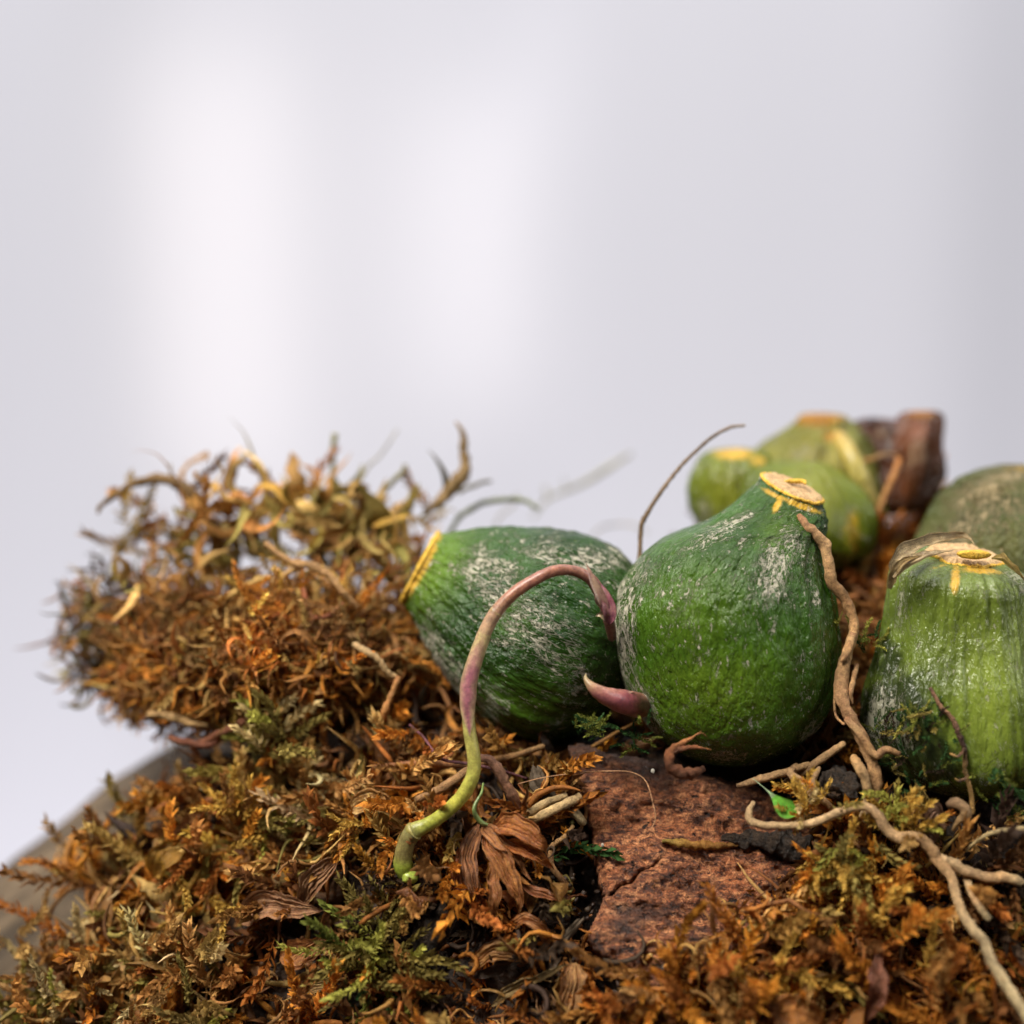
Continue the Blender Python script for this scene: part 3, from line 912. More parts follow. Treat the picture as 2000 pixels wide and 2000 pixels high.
Cs_ = [(1556, 900, 3.9, 0, 0, 0, 8), (1557, 903, 3.9, 36, 34, 0, 8), (1560, 916, 3.9, 70, 66, 0, 8), (1566, 945, 3.9, 100, 94, 0, 8), (1576, 985, 3.9, 116, 108, 0, 8), (1586, 1030, 3.9, 114, 108, 0, 8), (1596, 1070, 3.9, 94, 90, 0, 8), (1604, 1100, 3.9, 58, 56, 0, 8), (1608, 1118, 3.9, 0, 0, 0, 8)]
make_bulb('orchid_bulb', 'smooth bright green blurred pseudobulb peeking out behind the round bulb neck', Cs_, M['bulb_f'], nseg=140, nring=80, wr=(0.08, 0.02), ribs=0.06, seed=8.0,
          tint=[(1590, 960, 60, 80, 0, 0.6)], yellow=[(1665, 1040, 26, 70, 0, 0.6)])
Ds = [(1702, 816, 5.8, 0, 0, 0, 8), (1702, 819, 5.8, 32, 30, 0, 8), (1702, 832, 5.8, 52, 48, 0, 8), (1705, 865, 5.8, 58, 54, 0, 8), (1712, 905, 5.8, 56, 52, 0, 8), (1722, 950, 5.8, 54, 50, 0, 8), (1735, 985, 5.8, 44, 42, 0, 8), (1745, 1008, 5.8, 0, 0, 0, 8)]
make_bulb('orchid_bulb', 'shrivelled dark brown dead pseudobulb between the olive and the red-brown bulbs', Ds, M['bulb_b'], nseg=120, nring=70, wr=(0.22, 0.06), ribs=0.08, seed=9.0,
          crust=[(1720, 850, 30, 30, 0, 0.6)], yellow=[(1690, 830, 14, 30, 0, 0.2)])
Es = [(1806, 802, 5.4, 0, 0, 0, 0), (1805, 804, 5.4, 26, 26, 0, 0), (1801, 814, 5.4, 38, 38, 0, 0), (1792, 838, 5.4, 50, 50, 0, 0), (1784, 870, 5.4, 56, 56, 0, 0), (1782, 905, 5.4, 58, 58, 0, 0), (1776, 938, 5.4, 60, 58, 0, 0), (1766, 972, 5.4, 52, 52, 0, 0), (1758, 996, 5.4, 34, 34, 0, 0), (1756, 1008, 5.4, 0, 0, 0, 0)]
make_bulb('orchid_bulb', 'glossy red-brown shrivelled dead pseudobulb with an orange top, rearmost right', Es, M['bulb_b'], nseg=130, nring=80, wr=(0.13, 0.04), ribs=0.05, seed=10.0,
          yellow=[(1800, 808, 32, 12, 0, 1.0)], tint=[(1790, 860, 44, 50, 0, 0.9), (1770, 950, 30, 40, 0, 0.7)], crust=[(1790, 880, 30, 60, 10, 0.6)])

# ------------------------------------------------------------------ bark chip
OUT = np.array([(1106, 1452), (1118, 1490), (1127, 1520), (1132, 1556), (1143, 1588), (1154, 1617), (1160, 1655), (1164, 1690), (1172, 1730), (1177, 1750), (1168, 1778), (1153, 1812), (1150, 1835), (1160, 1856), (1180, 1872), (1208, 1884), (1240, 1915), (1300, 1945), (1400, 1940), (1500, 1880), (1570, 1790), (1610, 1700), (1600, 1640), (1560, 1585), (1510, 1548), (1472, 1528), (1420, 1516), (1370, 1508), (1310, 1494), (1262, 1480), (1220, 1474), (1180, 1464), (1140, 1454)], float)
st_ = 4.0
bx = np.arange(1090, 1630, st_)
by = np.arange(1440, 1960, st_)
BX, BY = np.meshgrid(bx, by)
# ragged outline
jx = np.array([mn.noise(Vector((a * 0.03, b_ * 0.03, 1.0))) for a, b_ in zip(BX.ravel(), BY.ravel())]).reshape(BX.shape) * 5
jy = np.array([mn.noise(Vector((a * 0.03, b_ * 0.03, 7.0))) for a, b_ in zip(BX.ravel(), BY.ravel())]).reshape(BX.shape) * 5


def inside(x, y, poly):
    ins = np.zeros(x.shape, bool)
    j = len(poly) - 1
    for i in range(len(poly)):
        xi, yi = poly[i]
        xj, yj = poly[j]
        c = ((yi > y) != (yj > y)) & (x < (xj - xi) * (y - yi) / (yj - yi + 1e-12) + xi)
        ins ^= c
        j = i
    return ins


def segdist(x, y, pts):
    best = np.full(x.shape, 1e9)
    for (a, b_) in zip(pts[:-1], pts[1:]):
        vx, vy = b_[0] - a[0], b_[1] - a[1]
        t = np.clip(((x - a[0]) * vx + (y - a[1]) * vy) / (vx * vx + vy * vy), 0, 1)
        best = np.minimum(best, np.hypot(x - a[0] - t * vx, y - a[1] - t * vy))
    return best


ins = inside(BX + jx, BY + jy, OUT)
edge = segdist(BX + jx, BY + jy, list(map(tuple, OUT)) + [tuple(OUT[0])])
dp = 0.95 - (BY - 1450) / 470 * 1.75 + 0.0006 * (BX - 1300)
dp = dp - 0.15 * np.sin((BX - 1120) / 480 * math.pi)
pv = np.stack([BX, BY, BX * 0], -1).reshape(-1, 3) / PPC
rel = (nz(pv, 1.0, 1) * 0.12 + nz(pv * [0.8, 1.3, 1], 2.6, 2) * 0.10 + nz(pv * [0.7, 1.3, 1], 6, 3) * 0.07 + nz(pv, 13, 4) * 0.05 + nz(pv, 24, 5) * 0.02).reshape(BX.shape)
fk = nz(pv * [0.8, 1.3, 1], 1.5, 8).reshape(BX.shape) + 0.4 * nz(pv, 4.5, 9).reshape(BX.shape)
rel = rel + 0.085 * np.round(fk * 4) / 2
rel = rel + 0.16 * np.exp(-edge / 7.0)                       # worn edges
lay = segdist(BX + jx, BY + jy, [(1125, 1520), (1250, 1530), (1400, 1575), (1560, 1625)])
rel = rel + np.where(BY < 1525 + (BX - 1125) * 0.23, 0.06, 0.0)   # top layer step
crk = segdist(BX + jx * 1.3, BY + jy * 1.3, [(1160, 1752), (1190, 1750), (1205, 1738), (1235, 1722), (1250, 1700), (1275, 1690), (1320, 1655)])
rel = rel + 0.22 * np.exp(-(crk / 2.8) ** 2) * np.clip((1335 - BX) / 100, 0, 1)
k_ = (D + dp + rel) / D
BV = (F0[None, None] + FWD * (dp + rel)[..., None] + RIGHT * ((BX - 1000) / PPC * k_)[..., None] + UP * ((1000 - BY) / PPC * k_)[..., None])
idm = -np.ones(BX.shape, int)
idm[ins] = np.arange(ins.sum())
Vt = BV[ins]
dark_mask = np.clip(np.exp(-np.maximum(BY - (1465 + (BX - 1106) * 0.16), 0) / 28) * 0.8, 0, 1)  # darker along the top edge, fading downwards, plus one lower spot
dark_mask = np.maximum(dark_mask, 0.7 * np.exp(-(((BX - 1220) / 40) ** 2 + ((BY - 1800) / 40) ** 2)))[ins]
q = np.stack([idm[:-1, :-1], idm[1:, :-1], idm[1:, 1:], idm[:-1, 1:]], -1).reshape(-1, 4)
q = q[(q >= 0).all(1)]
bn = unit(np.cross(at(1300, 1800, -0.36) - at(1300, 1500, 0.76), at(1500, 1600, 0.4) - at(1200, 1600, 0.4)))
if bn @ FWD < 0:
    bn = -bn
Vb = Vt + bn * 0.55 + FWD * 0.1
nb = len(Vt)
eds = {}
for f in q:
    for a, b_ in ((f[0], f[1]), (f[1], f[2]), (f[2], f[3]), (f[3], f[0])):
        eds[(a, b_)] = eds.get((a, b_), 0) + 1
side = [(b_, a, a + nb, b_ + nb) for (a, b_) in eds if (b_, a) not in eds]
mk('bark_chip', np.vstack([Vt, Vb]), [q, q[:, ::-1] + nb, np.array(side)], M['bark'], attrs={'dark_mask': np.concatenate([dark_mask, dark_mask])},
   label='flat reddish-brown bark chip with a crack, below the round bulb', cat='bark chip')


def bark_d(px, py):
    return 0.95 - (py - 1450) / 470 * 1.75 + 0.0006 * (px - 1300) - 0.15 * math.sin((px - 1120) / 480 * math.pi)


# ------------------------------------------------------------------ arching shoot
SH = [(1196, 1246, 0.45, 9), (1190, 1216, 0.2, 11), (1182, 1183, 0.0, 12), (1167, 1150, -0.15, 12), (1149, 1128, -0.25, 11), (1117, 1114, -0.35, 10.5), (1080, 1116, -0.45, 11), (1041, 1134, -0.5, 11.5), (1001, 1161, -0.5, 12),
      (968, 1197, -0.5, 13), (946, 1237, -0.5, 13.5), (932, 1277, -0.5, 12.5), (917, 1328, -0.5, 12.5), (914, 1364, -0.5, 13), (914, 1392, -0.5, 12), (918, 1436, -0.5, 12.5), (926, 1484, -0.5, 13), (921, 1522, -0.5, 13.5), (899, 1559, -0.45, 13.5), (863, 1592, -0.4, 13), (832, 1612, -0.35, 14), (808, 1624, -0.3, 17),
      (795, 1645, -0.25, 17), (788, 1669, -0.2, 17.5), (788, 1692, -0.15, 19), (798, 1712, -0.05, 18), (806, 1732, 0.2, 13)]
scol = [(0.20, 0.11, 0.08), (0.22, 0.10, 0.08), (0.24, 0.09, 0.085), (0.25, 0.10, 0.085), (0.24, 0.105, 0.08), (0.25, 0.11, 0.075), (0.26, 0.11, 0.075), (0.27, 0.115, 0.08), (0.29, 0.13, 0.08),
        (0.34, 0.20, 0.13), (0.36, 0.24, 0.14), (0.36, 0.27, 0.13), (0.36, 0.28, 0.12), (0.36, 0.29, 0.11), (0.34, 0.30, 0.10), (0.36, 0.32, 0.09), (0.36, 0.33, 0.08), (0.37, 0.35, 0.07), (0.37, 0.35, 0.06), (0.36, 0.36, 0.055), (0.32, 0.33, 0.06), (0.22, 0.20, 0.07),
        (0.21, 0.17, 0.06), (0.22, 0.19, 0.06), (0.27, 0.33, 0.04), (0.26, 0.26, 0.07), (0.20, 0.14, 0.07)]
shoot = thing('arching_shoot', 'slender shoot arching from purple to yellow-green in front of the lying bulb', 'shoot', at(804, 1725, 0.1))
V, F, Cc = tube(pxpath([s[:3] for s in SH]), [s[3] / PPC for s in SH], 20, 260, rough=0.05, seed=2, cols=scol)
Cc = np.clip(Cc * (1 + 0.18 * nz(V, 6, 5) + 0.12 * nz(V, 18, 6))[:, None], 0, 1)
mk('stem', V, F, M['stem'], shoot, {'Col': Cc})


def wrap_sheath(i0, i1, rs, col, col2, name='sheath', seed=0.0, openside=0.0):
    """a bract wrapped round part of the shoot"""
    P = crom(pxpath([s[:3] for s in SH[i0:i1 + 1]]), 40)
    T = unit(np.gradient(P, axis=0))
    rr = crom(np.array(rs)[:, None], 40)[:, 0] / PPC
    A = unit(np.cross(T, FWD))
    B = np.cross(A, T)
    if B[0] @ FWD > 0:
        B = -B
    ph = np.linspace(-2.2, 2.2, 21)
    V = []
    for i in range(40):
        f = i / 39
        wdt = 1.0 if f < 0.55 else max(0.03, 1 - ((f - 0.55) / 0.45) ** 1.3)
        V.append(P[i] + rr[i] * (np.cos(ph * wdt + openside)[:, None] * B[i] + np.sin(ph * wdt + openside)[:, None] * A[i]))
    V = np.array(V).reshape(-1, 3)
    V = V + nz3(V, 5, seed) * 0.006
    f = np.repeat(np.linspace(0, 1, 40), 21)
    g = np.clip(np.tile(np.abs(ph) / 2.2, 40) * 1.1 - 0.1 + 0.35 * nz(V, 9, seed), 0, 1)
    g = np.clip(g + np.clip(1 - f / 0.35, 0, 1) * 0.9, 0, 1)
    cc = np.array(col)[None] * (1 - g[:, None]) + np.array(col2)[None] * g[:, None]
    return mk(name, V, grid_faces(40, 21), M['stem'], shoot, {'Col': cc})


wrap_sheath(10, 15, [13.6, 14.4, 16.0, 15.8, 13.8, 12.4], (0.30, 0.11, 0.14), (0.40, 0.31, 0.15), seed=1.0)
wrap_sheath(4, 0, [11.5, 14, 16, 16, 11.0] if False else [12, 15, 17, 15, 12], (0.27, 0.08, 0.12), (0.36, 0.27, 0.16), seed=2.0) if False else None
# bracts near its purple end
for path, wdt, c1, c2, sd_ in [
        ([(1186, 1200, -0.30), (1174, 1165, -0.42), (1158, 1133, -0.45), (1144, 1098, -0.42)], 0.15, (0.36, 0.25, 0.17), (0.27, 0.09, 0.12), 1.0),
        ([(1190, 1218, -0.25), (1190, 1192, -0.36), (1184, 1165, -0.36), (1174, 1140, -0.28)], 0.22, (0.26, 0.08, 0.12), (0.34, 0.19, 0.16), 2.0),
        ([(1190, 1212, -0.2), (1182, 1204, -0.32), (1172, 1200, -0.36), (1163, 1203, -0.34)], 0.12, (0.38, 0.30, 0.18), (0.34, 0.22, 0.15), 3.0),
        ([(1170, 1140, -0.2), (1166, 1160, -0.34), (1166, 1175, -0.34), (1172, 1188, -0.26)], 0.08, (0.34, 0.24, 0.16), (0.3, 0.14, 0.13), 4.0)]:
    V, F, Cc = sheet(pxpath(path), wdt, -FWD, 0.35, 0.3, 0.004, 20, 9, sd_, c1, 0.7, 0.02, c2, 0.006)
    mk('bract', V, F, M['stem'], shoot, {'Col': Cc})
# joint rings
for i, sc2, col in [(9, 1.06, (0.30, 0.20, 0.10)), (21, 1.12, (0.26, 0.22, 0.07))]:
    Pm = pxpath([s[:3] for s in SH])
    V, F, Cc = tube(np.array([Pm[i] * 0.9 + Pm[i - 1] * 0.1, Pm[i], Pm[i] * 0.9 + Pm[i + 1] * 0.1]), np.array([0.98, sc2, 0.98]) * SH[i][3] / PPC, 16, 10, 0.1, cols=[col], cap=False)
    mk('joint', V, F, M['stem'], shoot, {'Col': Cc})
V, F, Cc = lump(at(800, 1712, -0.2), (0.14, 0.12, 0.10), None, 0.4, 1.4, 8.0, 3, (0.30, 0.36, 0.06))
mk('root_tip', V, F, M['stem'], shoot, {'Col': Cc})

# ------------------------------------------------------------------ roots, twigs, hairs: each its own thing
ROOTC = (0.42, 0.25, 0.115)
ROOTB = (0.30, 0.145, 0.06)
ROOTO = (0.36, 0.135, 0.04)


def root(name, label, cat, branches, cols, group=None, rough=0.28, mat='root', seg=10, wob=0.012, seed=0.0):
    """branches: list of (pts[(px,py,d)], radii px). First is the thing's main line."""
    if len(branches) == 1:
        pts, rd_ = branches[0]
        V, F, Cc = tube(pxpath(pts), np.array(rd_) / PPC, seg, None, rough, seed, cols, wob=wob)
        Cc = np.clip(Cc * (1 + 0.55 * nz(V, 2.2, seed) + 0.4 * nz(V, 8, seed + 1))[:, None], 0.004, 1)
        return mk(name, V, F, M[mat], attrs={'Col': Cc}, label=label, cat=cat, group=group)
    allp = pxpath([p for br in branches for p in br[0]])
    th_ = thing(name, label, cat, allp[allp[:, 2].argmin()], group)
    for i, (pts, rd_) in enumerate(branches):
        V, F, Cc = tube(pxpath(pts), np.array(rd_) * 0.88 / PPC, seg, None, rough, seed + i, cols, wob=wob)
        Cc = np.clip(Cc * (1 + 0.55 * nz(V, 2.2, seed) + 0.4 * nz(V, 8, seed + 1))[:, None], 0.004, 1)
        mk('strand' if i == 0 else 'branch', V, F, M[mat], th_, {'Col': Cc})
    return th_


root('root', 'thick tan root draped down the right side of the round bulb', 'root', [
    ([(1560, 1008, 0.28), (1574, 1026, 0.16), (1590, 1042, 0.2), (1611, 1064, 0.25), (1619, 1100, 0.2), (1624, 1136, 0.2), (1647, 1166, 0.3), (1665, 1202, 0.3), (1668, 1232, 0.25), (1657, 1266, 0.1), (1646, 1305, 0.0), (1641, 1350, -0.1), (1654, 1386, -0.2), (1671, 1421, -0.25), (1692, 1460, -0.3), (1708, 1502, -0.35), (1712, 1541, -0.4), (1706, 1582, -0.3), (1712, 1620, 0.2)],
     [7, 11, 12, 13, 12, 13, 13, 11, 11, 12, 15, 16, 14, 13, 14, 14, 13, 12, 9]),
    ([(1652, 1404, -0.3), (1680, 1434, -0.42), (1708, 1474, -0.5), (1730, 1464, -0.55), (1756, 1472, -0.5)], [8, 9, 9, 8, 6]),
    ([(1667, 1240, 0.1), (1658, 1262, -0.05), (1650, 1282, -0.1), (1642, 1292, -0.1)], [8, 9, 7, 3]),
    ([(1674, 1298, 0.1), (1668, 1320, 0.0), (1662, 1352, -0.1), (1664, 1376, -0.1)], [5, 6, 6, 4]),
    ([(1633, 1310, 0.0), (1630, 1350, -0.1), (1632, 1395, -0.1), (1650, 1415, -0.2)], [2.5, 3, 3, 3])],
    [(0.28, 0.13, 0.06), ROOTC, (0.36, 0.19, 0.08), (0.40, 0.23, 0.10), (0.30, 0.16, 0.075), (0.38, 0.21, 0.09), (0.30, 0.15, 0.07)], seed=1, seg=14)
root('root', 'long pale tan root winding from the bark chip to the lower right corner', 'root', [
    ([(1472, 1566, -0.55), (1462, 1588, -0.6), (1470, 1606, -0.65), (1500, 1613, -0.7), (1556, 1612, -0.8), (1601, 1603, -0.85), (1640, 1586, -0.9), (1686, 1575, -0.9), (1713, 1590, -0.9), (1733, 1621, -0.9), (1757, 1636, -0.95), (1791, 1635, -1.0), (1815, 1654, -1.0), (1832, 1680, -1.0), (1858, 1714, -1.15), (1866, 1745, -1.3), (1881, 1786, -1.45), (1903, 1820, -1.6), (1922, 1838, -1.7), (1934, 1875, -1.85), (1962, 1917, -2.0), (2002, 1980, -2.2), (2040, 2040, -2.3)],
     [5, 8, 9, 8, 8, 9, 9, 10, 11, 12, 12, 12, 13, 13, 10, 10, 10, 11, 10, 11, 11, 11, 11]),
    ([(1836, 1678, -1.0), (1862, 1688, -1.0), (1890, 1703, -1.0), (1934, 1716, -1.0), (1966, 1714, -1.0), (2004, 1728, -1.0), (2050, 1750, -0.9)], [11, 12, 12, 11, 12, 10, 10]),
    ([(1886, 1712, -0.9), (1896, 1738, -1.1), (1910, 1765, -1.3), (1932, 1796, -1.4)], [7, 8, 8, 7]),
    ([(1904, 1800, -1.3), (1895, 1805, -1.4), (1880, 1795, -1.4), (1860, 1788, -1.3)], [5, 6, 6, 4])],
    [(0.50, 0.33, 0.17), (0.50, 0.33, 0.17), (0.48, 0.30, 0.15), (0.44, 0.26, 0.12), (0.50, 0.36, 0.19), (0.55, 0.42, 0.22)], seed=2, seg=12)
root('root', 'short segmented tan root hanging over the dark hollow left of the yellow tuft', 'root', [([(1668, 1480, -0.35), (1678, 1498, -0.55), (1690, 1524, -0.6), (1695, 1560, -0.55), (1687, 1598, -0.5), (1698, 1634, -0.2)], [8, 10, 9, 9, 8, 7])], [(0.42, 0.23, 0.09), (0.45, 0.33, 0.18)], seed=3)
root('root', 'thin tan root reaching in from the right edge above the long root', 'root', [([(1886, 1662, -0.8), (1911, 1641, -1.0), (1946, 1626, -1.1), (2004, 1620, -1.1), (2060, 1618, -1)], [3, 4, 5, 7, 8])], [(0.40, 0.30, 0.14), (0.34, 0.24, 0.12)], seed=4)
root('root', 'straight orange-brown root lying behind the arching shoot', 'root', [([(728, 1497, 1.0), (804, 1492, 0.75), (909, 1493, 0.5), (960, 1485, 0.5), (1012, 1474, 0.6), (1062, 1458, 0.8)], [4, 6, 7, 7, 6, 6])], [(0.32, 0.13, 0.06), (0.40, 0.19, 0.07), (0.42, 0.24, 0.10)], seed=5)
root('root', 'stubby brown root slanting down left of the arching shoot', 'root', [([(914, 1504, 0.2), (890, 1522, 0.05), (862, 1540, 0.0), (836, 1553, 0.1), (815, 1562, 0.2)], [8, 9, 9, 8, 6])], [(0.28, 0.15, 0.06), (0.36, 0.19, 0.08)], seed=6)
root('root', 'knotted reddish-brown root slanting down right of the arching shoot', 'root', [([(938, 1478, 0.0), (958, 1486, -0.1), (974, 1503, -0.15), (988, 1530, -0.15), (1000, 1552, -0.1), (1014, 1585, 0.1), (1022, 1602, 0.3)], [7, 9, 10, 10, 11, 10, 8])], [(0.16, 0.075, 0.045), (0.26, 0.12, 0.06)], rough=0.45, seed=7)
root('root', 'upper of two parallel pale roots left of the bark chip', 'root', [([(1108, 1553, 0.1), (1070, 1566, 0.0), (1042, 1582, 0.0), (1016, 1602, 0.1)], [7, 8, 8, 7])], [(0.42, 0.29, 0.14), (0.38, 0.26, 0.12)], seed=8)
root('root', 'lower of two parallel pale roots left of the bark chip', 'root', [([(1134, 1556, 0.0), (1100, 1572, -0.1), (1060, 1592, -0.1), (1030, 1610, 0.05)], [8, 9, 9, 7])], [(0.46, 0.31, 0.15), (0.40, 0.27, 0.12)], seed=9)
root('root', 'short pale root stub against the left edge of the bark chip', 'root', [([(1110, 1574, 0.1), (1122, 1588, 0.05), (1140, 1608, 0.15)], [7, 9, 8])], [(0.42, 0.32, 0.17)], seed=10)
root('root', 'crooked thin tan root below the parallel roots beside the bark chip', 'root', [([(1120, 1612, 0.1), (1104, 1634, 0.0), (1078, 1655, 0.0), (1078, 1690, 0.0), (1096, 1716, 0.0), (1120, 1740, 0.2)], [4, 5, 6, 6, 6, 5])], [(0.40, 0.24, 0.10), (0.38, 0.18, 0.07)], seed=11)
root('root', 'fine purple thread root crossing behind the arching shoot', 'root', [([(800, 1415, 1.0), (829, 1442, 0.7), (860, 1481, 0.4), (909, 1491, 0.3), (960, 1500, 0.4), (1030, 1520, 0.6)], [2, 2.5, 3, 3, 3, 2])], [(0.16, 0.06, 0.07)], seed=12)
root('root', 'dark knotted creeper running down the front of the capped bulb', 'root', [
    ([(1816, 1344, -0.55), (1838, 1382, -0.66), (1861, 1405, -0.72), (1874, 1436, -0.74), (1884, 1467, -0.70), (1885, 1506, -0.66), (1896, 1549, -0.6), (1900, 1590, -0.55)], [4, 5, 5, 6, 5, 5, 5, 5]),
    ([(1884, 1462, -0.75), (1872, 1477, -0.8), (1855, 1472, -0.8)], [3, 3, 2]),
    ([(1888, 1520, -0.75), (1874, 1524, -0.8), (1866, 1520, -0.8)], [3, 3, 2])],
    [(0.10, 0.05, 0.03), (0.20, 0.10, 0.05), (0.09, 0.045, 0.03), (0.34, 0.20, 0.07), (0.36, 0.20, 0.06)], rough=0.6, seed=13)
root('root', 'hooked pale brown root stub below the capped bulb', 'root', [([(1852, 1574, -0.8), (1866, 1568, -0.9), (1884, 1578, -0.95), (1888, 1592, -0.95), (1874, 1602, -0.9), (1862, 1622, -0.8)], [7, 11, 10, 11, 6, 3])], [(0.26, 0.15, 0.08), (0.38, 0.23, 0.09)], seed=14)
root('twig', 'thin bare twig sticking up between the lying and the round bulb', 'twig', [
    ([(1240, 1200, 1.6), (1251, 1060, 1.6), (1255, 1022, 1.6), (1268, 998, 1.6), (1300, 948, 1.7), (1340, 900, 1.8), (1385, 858, 1.9), (1425, 836, 2.0), (1455, 831, 2.0)], [5, 5.5, 6, 5.5, 5, 4.5, 4.2, 4, 3]),
    ([(1258, 1016, 1.6), (1253, 1010, 1.6)], [3, 1])], [(0.22, 0.14, 0.08), (0.19, 0.13, 0.08)], rough=0.35, seed=15)
root('claw_husk', 'rusty claw-shaped husk with two prongs on the bark chip', 'husk', [
    ([(1374, 1502, -0.35), (1352, 1510, -0.5), (1326, 1508, -0.6), (1310, 1494, -0.62), (1308, 1474, -0.62), (1322, 1458, -0.62), (1346, 1444, -0.62), (1370, 1428, -0.6)], [7, 12, 13, 12, 10, 8, 4.5, 0.8]),
    ([(1316, 1466, -0.62), (1340, 1461, -0.66), (1364, 1460, -0.66), (1388, 1464, -0.62)], [7, 5, 3.5, 0.8]),
    ([(1362, 1436, -0.62), (1372, 1432, -0.64), (1380, 1438, -0.62)], [2, 1.5, 0.6])],
    [(0.10, 0.04, 0.02), (0.17, 0.06, 0.025), (0.24, 0.085, 0.03), (0.36, 0.15, 0.05)], rough=0.55, seed=16)
root('hair_fibre', 'very fine hair curving over the top of the bark chip', 'fibre', [([(1012, 1531, 0.0), (1060, 1519, 0.0), (1125, 1510, -0.05), (1190, 1506, -0.1), (1235, 1509, -0.1), (1262, 1527, -0.15), (1276, 1572, -0.3), (1280, 1600, -0.35), (1270, 1622, -0.4)], [1.1, 1.2, 1.3, 1.3, 1.3, 1.3, 1.2, 1.2, 1.0])], [(0.45, 0.24, 0.12)], rough=0.0, seg=6, wob=0.0, seed=17)
root('root', 'thin hanging root strand in front of the dead brown bulbs', 'root', [
    ([(1756, 895, 4.4), (1745, 930, 4.2), (1725, 975, 4.1), (1712, 1015, 4.0), (1706, 1060, 3.9), (1708, 1110, 3.8), (1716, 1170, 3.4), (1712, 1210, 3.2)], [7, 8, 7, 9, 6, 5, 6, 5]),
    ([(1706, 1040, 4.3), (1718, 1075, 4.0), (1728, 1115, 3.8)], [4, 4, 3]),
    ([(1672, 900, 4.6), (1700, 898, 4.5), (1730, 888, 4.5), (1752, 890, 4.5)], [5, 6, 6, 5])], [(0.42, 0.17, 0.05), (0.40, 0.20, 0.07), (0.24, 0.15, 0.08), (0.32, 0.13, 0.05)], seed=18)
rr_ = random.Random(5)
for i in range(20):
    cx_, cy_ = rr_.uniform(1650, 1745), 1075 + i * 11 + rr_.uniform(-20, 20)
    dd = 4.4 - i * 0.10 + rr_.uniform(-0.3, 0.3)
    an = R(rr_.choice([rr_.uniform(-35, 35), rr_.uniform(-35, 35), rr_.uniform(50, 120)]))
    ln_ = rr_.uniform(32, 80)
    q_ = []
    for f in (-1, -0.4, 0.3, 1):
        bow = (1 - f * f) * rr_.uniform(-30, 12)
        q_.append((cx_ + math.cos(an) * ln_ * f + math.sin(an) * bow, cy_ + math.sin(an) * ln_ * f + math.cos(an) * bow + rr_.uniform(-8, 8), dd + 0.25 * f * f + rr_.uniform(-0.1, 0.1)))
    g_ = rr_.uniform(0.45, 1.15)
    root('root', 'thin orange-brown root in the dark gap between the round and the capped bulb', 'root',
         [(q_, [3, rr_.uniform(4, 8), rr_.uniform(4, 8), 3])],
         [(0.36 * g_, 0.135 * g_, 0.045 * g_), (0.42 * g_, 0.17 * g_, 0.055 * g_), (0.30 * g_, 0.11 * g_, 0.04 * g_)], group='thin roots in the gap between the bulbs', seed=20 + i, seg=8, wob=0.08)
for i, (pts, c) in enumerate([
        ([(1530, 1530, 0.2), (1580, 1500, 0.1), (1620, 1472, 0.1), (1650, 1452, 0.1)], 'tan root slanting up behind the dark hollow below the round bulb'),
        ([(1440, 1535, 0.2), (1480, 1524, 0.0), (1530, 1510, 0.0), (1580, 1492, 0.1)], 'flat brown root hugging the underside of the round bulb'),
        ([(1600, 1500, -0.1), (1585, 1530, -0.3), (1592, 1552, -0.35), (1616, 1570, -0.3), (1634, 1590, -0.2)], 'looped tan root just above the golden moss by the green leaf'),
        ([(1556, 1494, 0.1), (1545, 1512, -0.1), (1570, 1530, -0.2), (1590, 1560, -0.2)], 'short curled tan root under the right foot of the round bulb')]):
    root('root', c, 'root', [(pts, [5, 8, 8, 6][:len(pts)] if len(pts) == 4 else [5, 8, 8, 7, 5])], [(0.30, 0.18, 0.09), (0.40, 0.24, 0.11)], seed=50 + i)
# small green leaf
V, F, Cc = sheet(pxpath([(1470, 1520, -0.5), (1500, 1545, -0.65), (1516, 1562, -0.7), (1532, 1578, -0.72), (1556, 1592, -0.72)]), 0.30, -FWD + UP * 0.2, 0.25, 0.2, 0.003, 24, 9, 2.0, (0.13, 0.36, 0.04), 2.6, 0.0, (0.17, 0.42, 0.06), 0.004)
Cc[:9 * 10] = (0.24, 0.32, 0.16)
mk('leaf', V, F, M['stem'], attrs={'Col': Cc}, label='tiny bright green spoon-shaped leaf on the bark chip', cat='leaf')
root('seedling', 'thin pale green curled seedling stem left of the dried bracts', 'seedling', [([(955, 1612, -0.1), (940, 1606, -0.15), (928, 1590, -0.15), (928, 1572, -0.1), (940, 1550, 0.0), (944, 1530, 0.2)], [3, 5, 5, 4, 3, 2])], [(0.20, 0.27, 0.09), (0.14, 0.20, 0.06)], rough=0.0, mat='stem', wob=0.0, seed=61)

# ------------------------------------------------------------------ dried bracts and leaves
LB, LO = (0.22, 0.095, 0.035), (0.46, 0.24, 0.085)


def leaf(name, label, pts, wpx, parent=None, seed=0.0, col=LB, c2=LO, nrm=None, fold=0.3, curl=0.4, group=None, crumple=0.055, pinch=0.75):
    V, F, Cc = sheet(pxpath(pts), wpx / PPC, (-FWD + UP * 0.4) if nrm is None else nrm, fold, curl, 0.020, 34, 31, seed, col, pinch, 0.2, c2, crumple)
    if parent is not None:
        return mk(name, V, F, M['leaf'], parent, {'Col': Cc})
    return mk(name, V, F, M['leaf'], attrs={'Col': Cc}, label=label, cat='dry leaf', group=group)


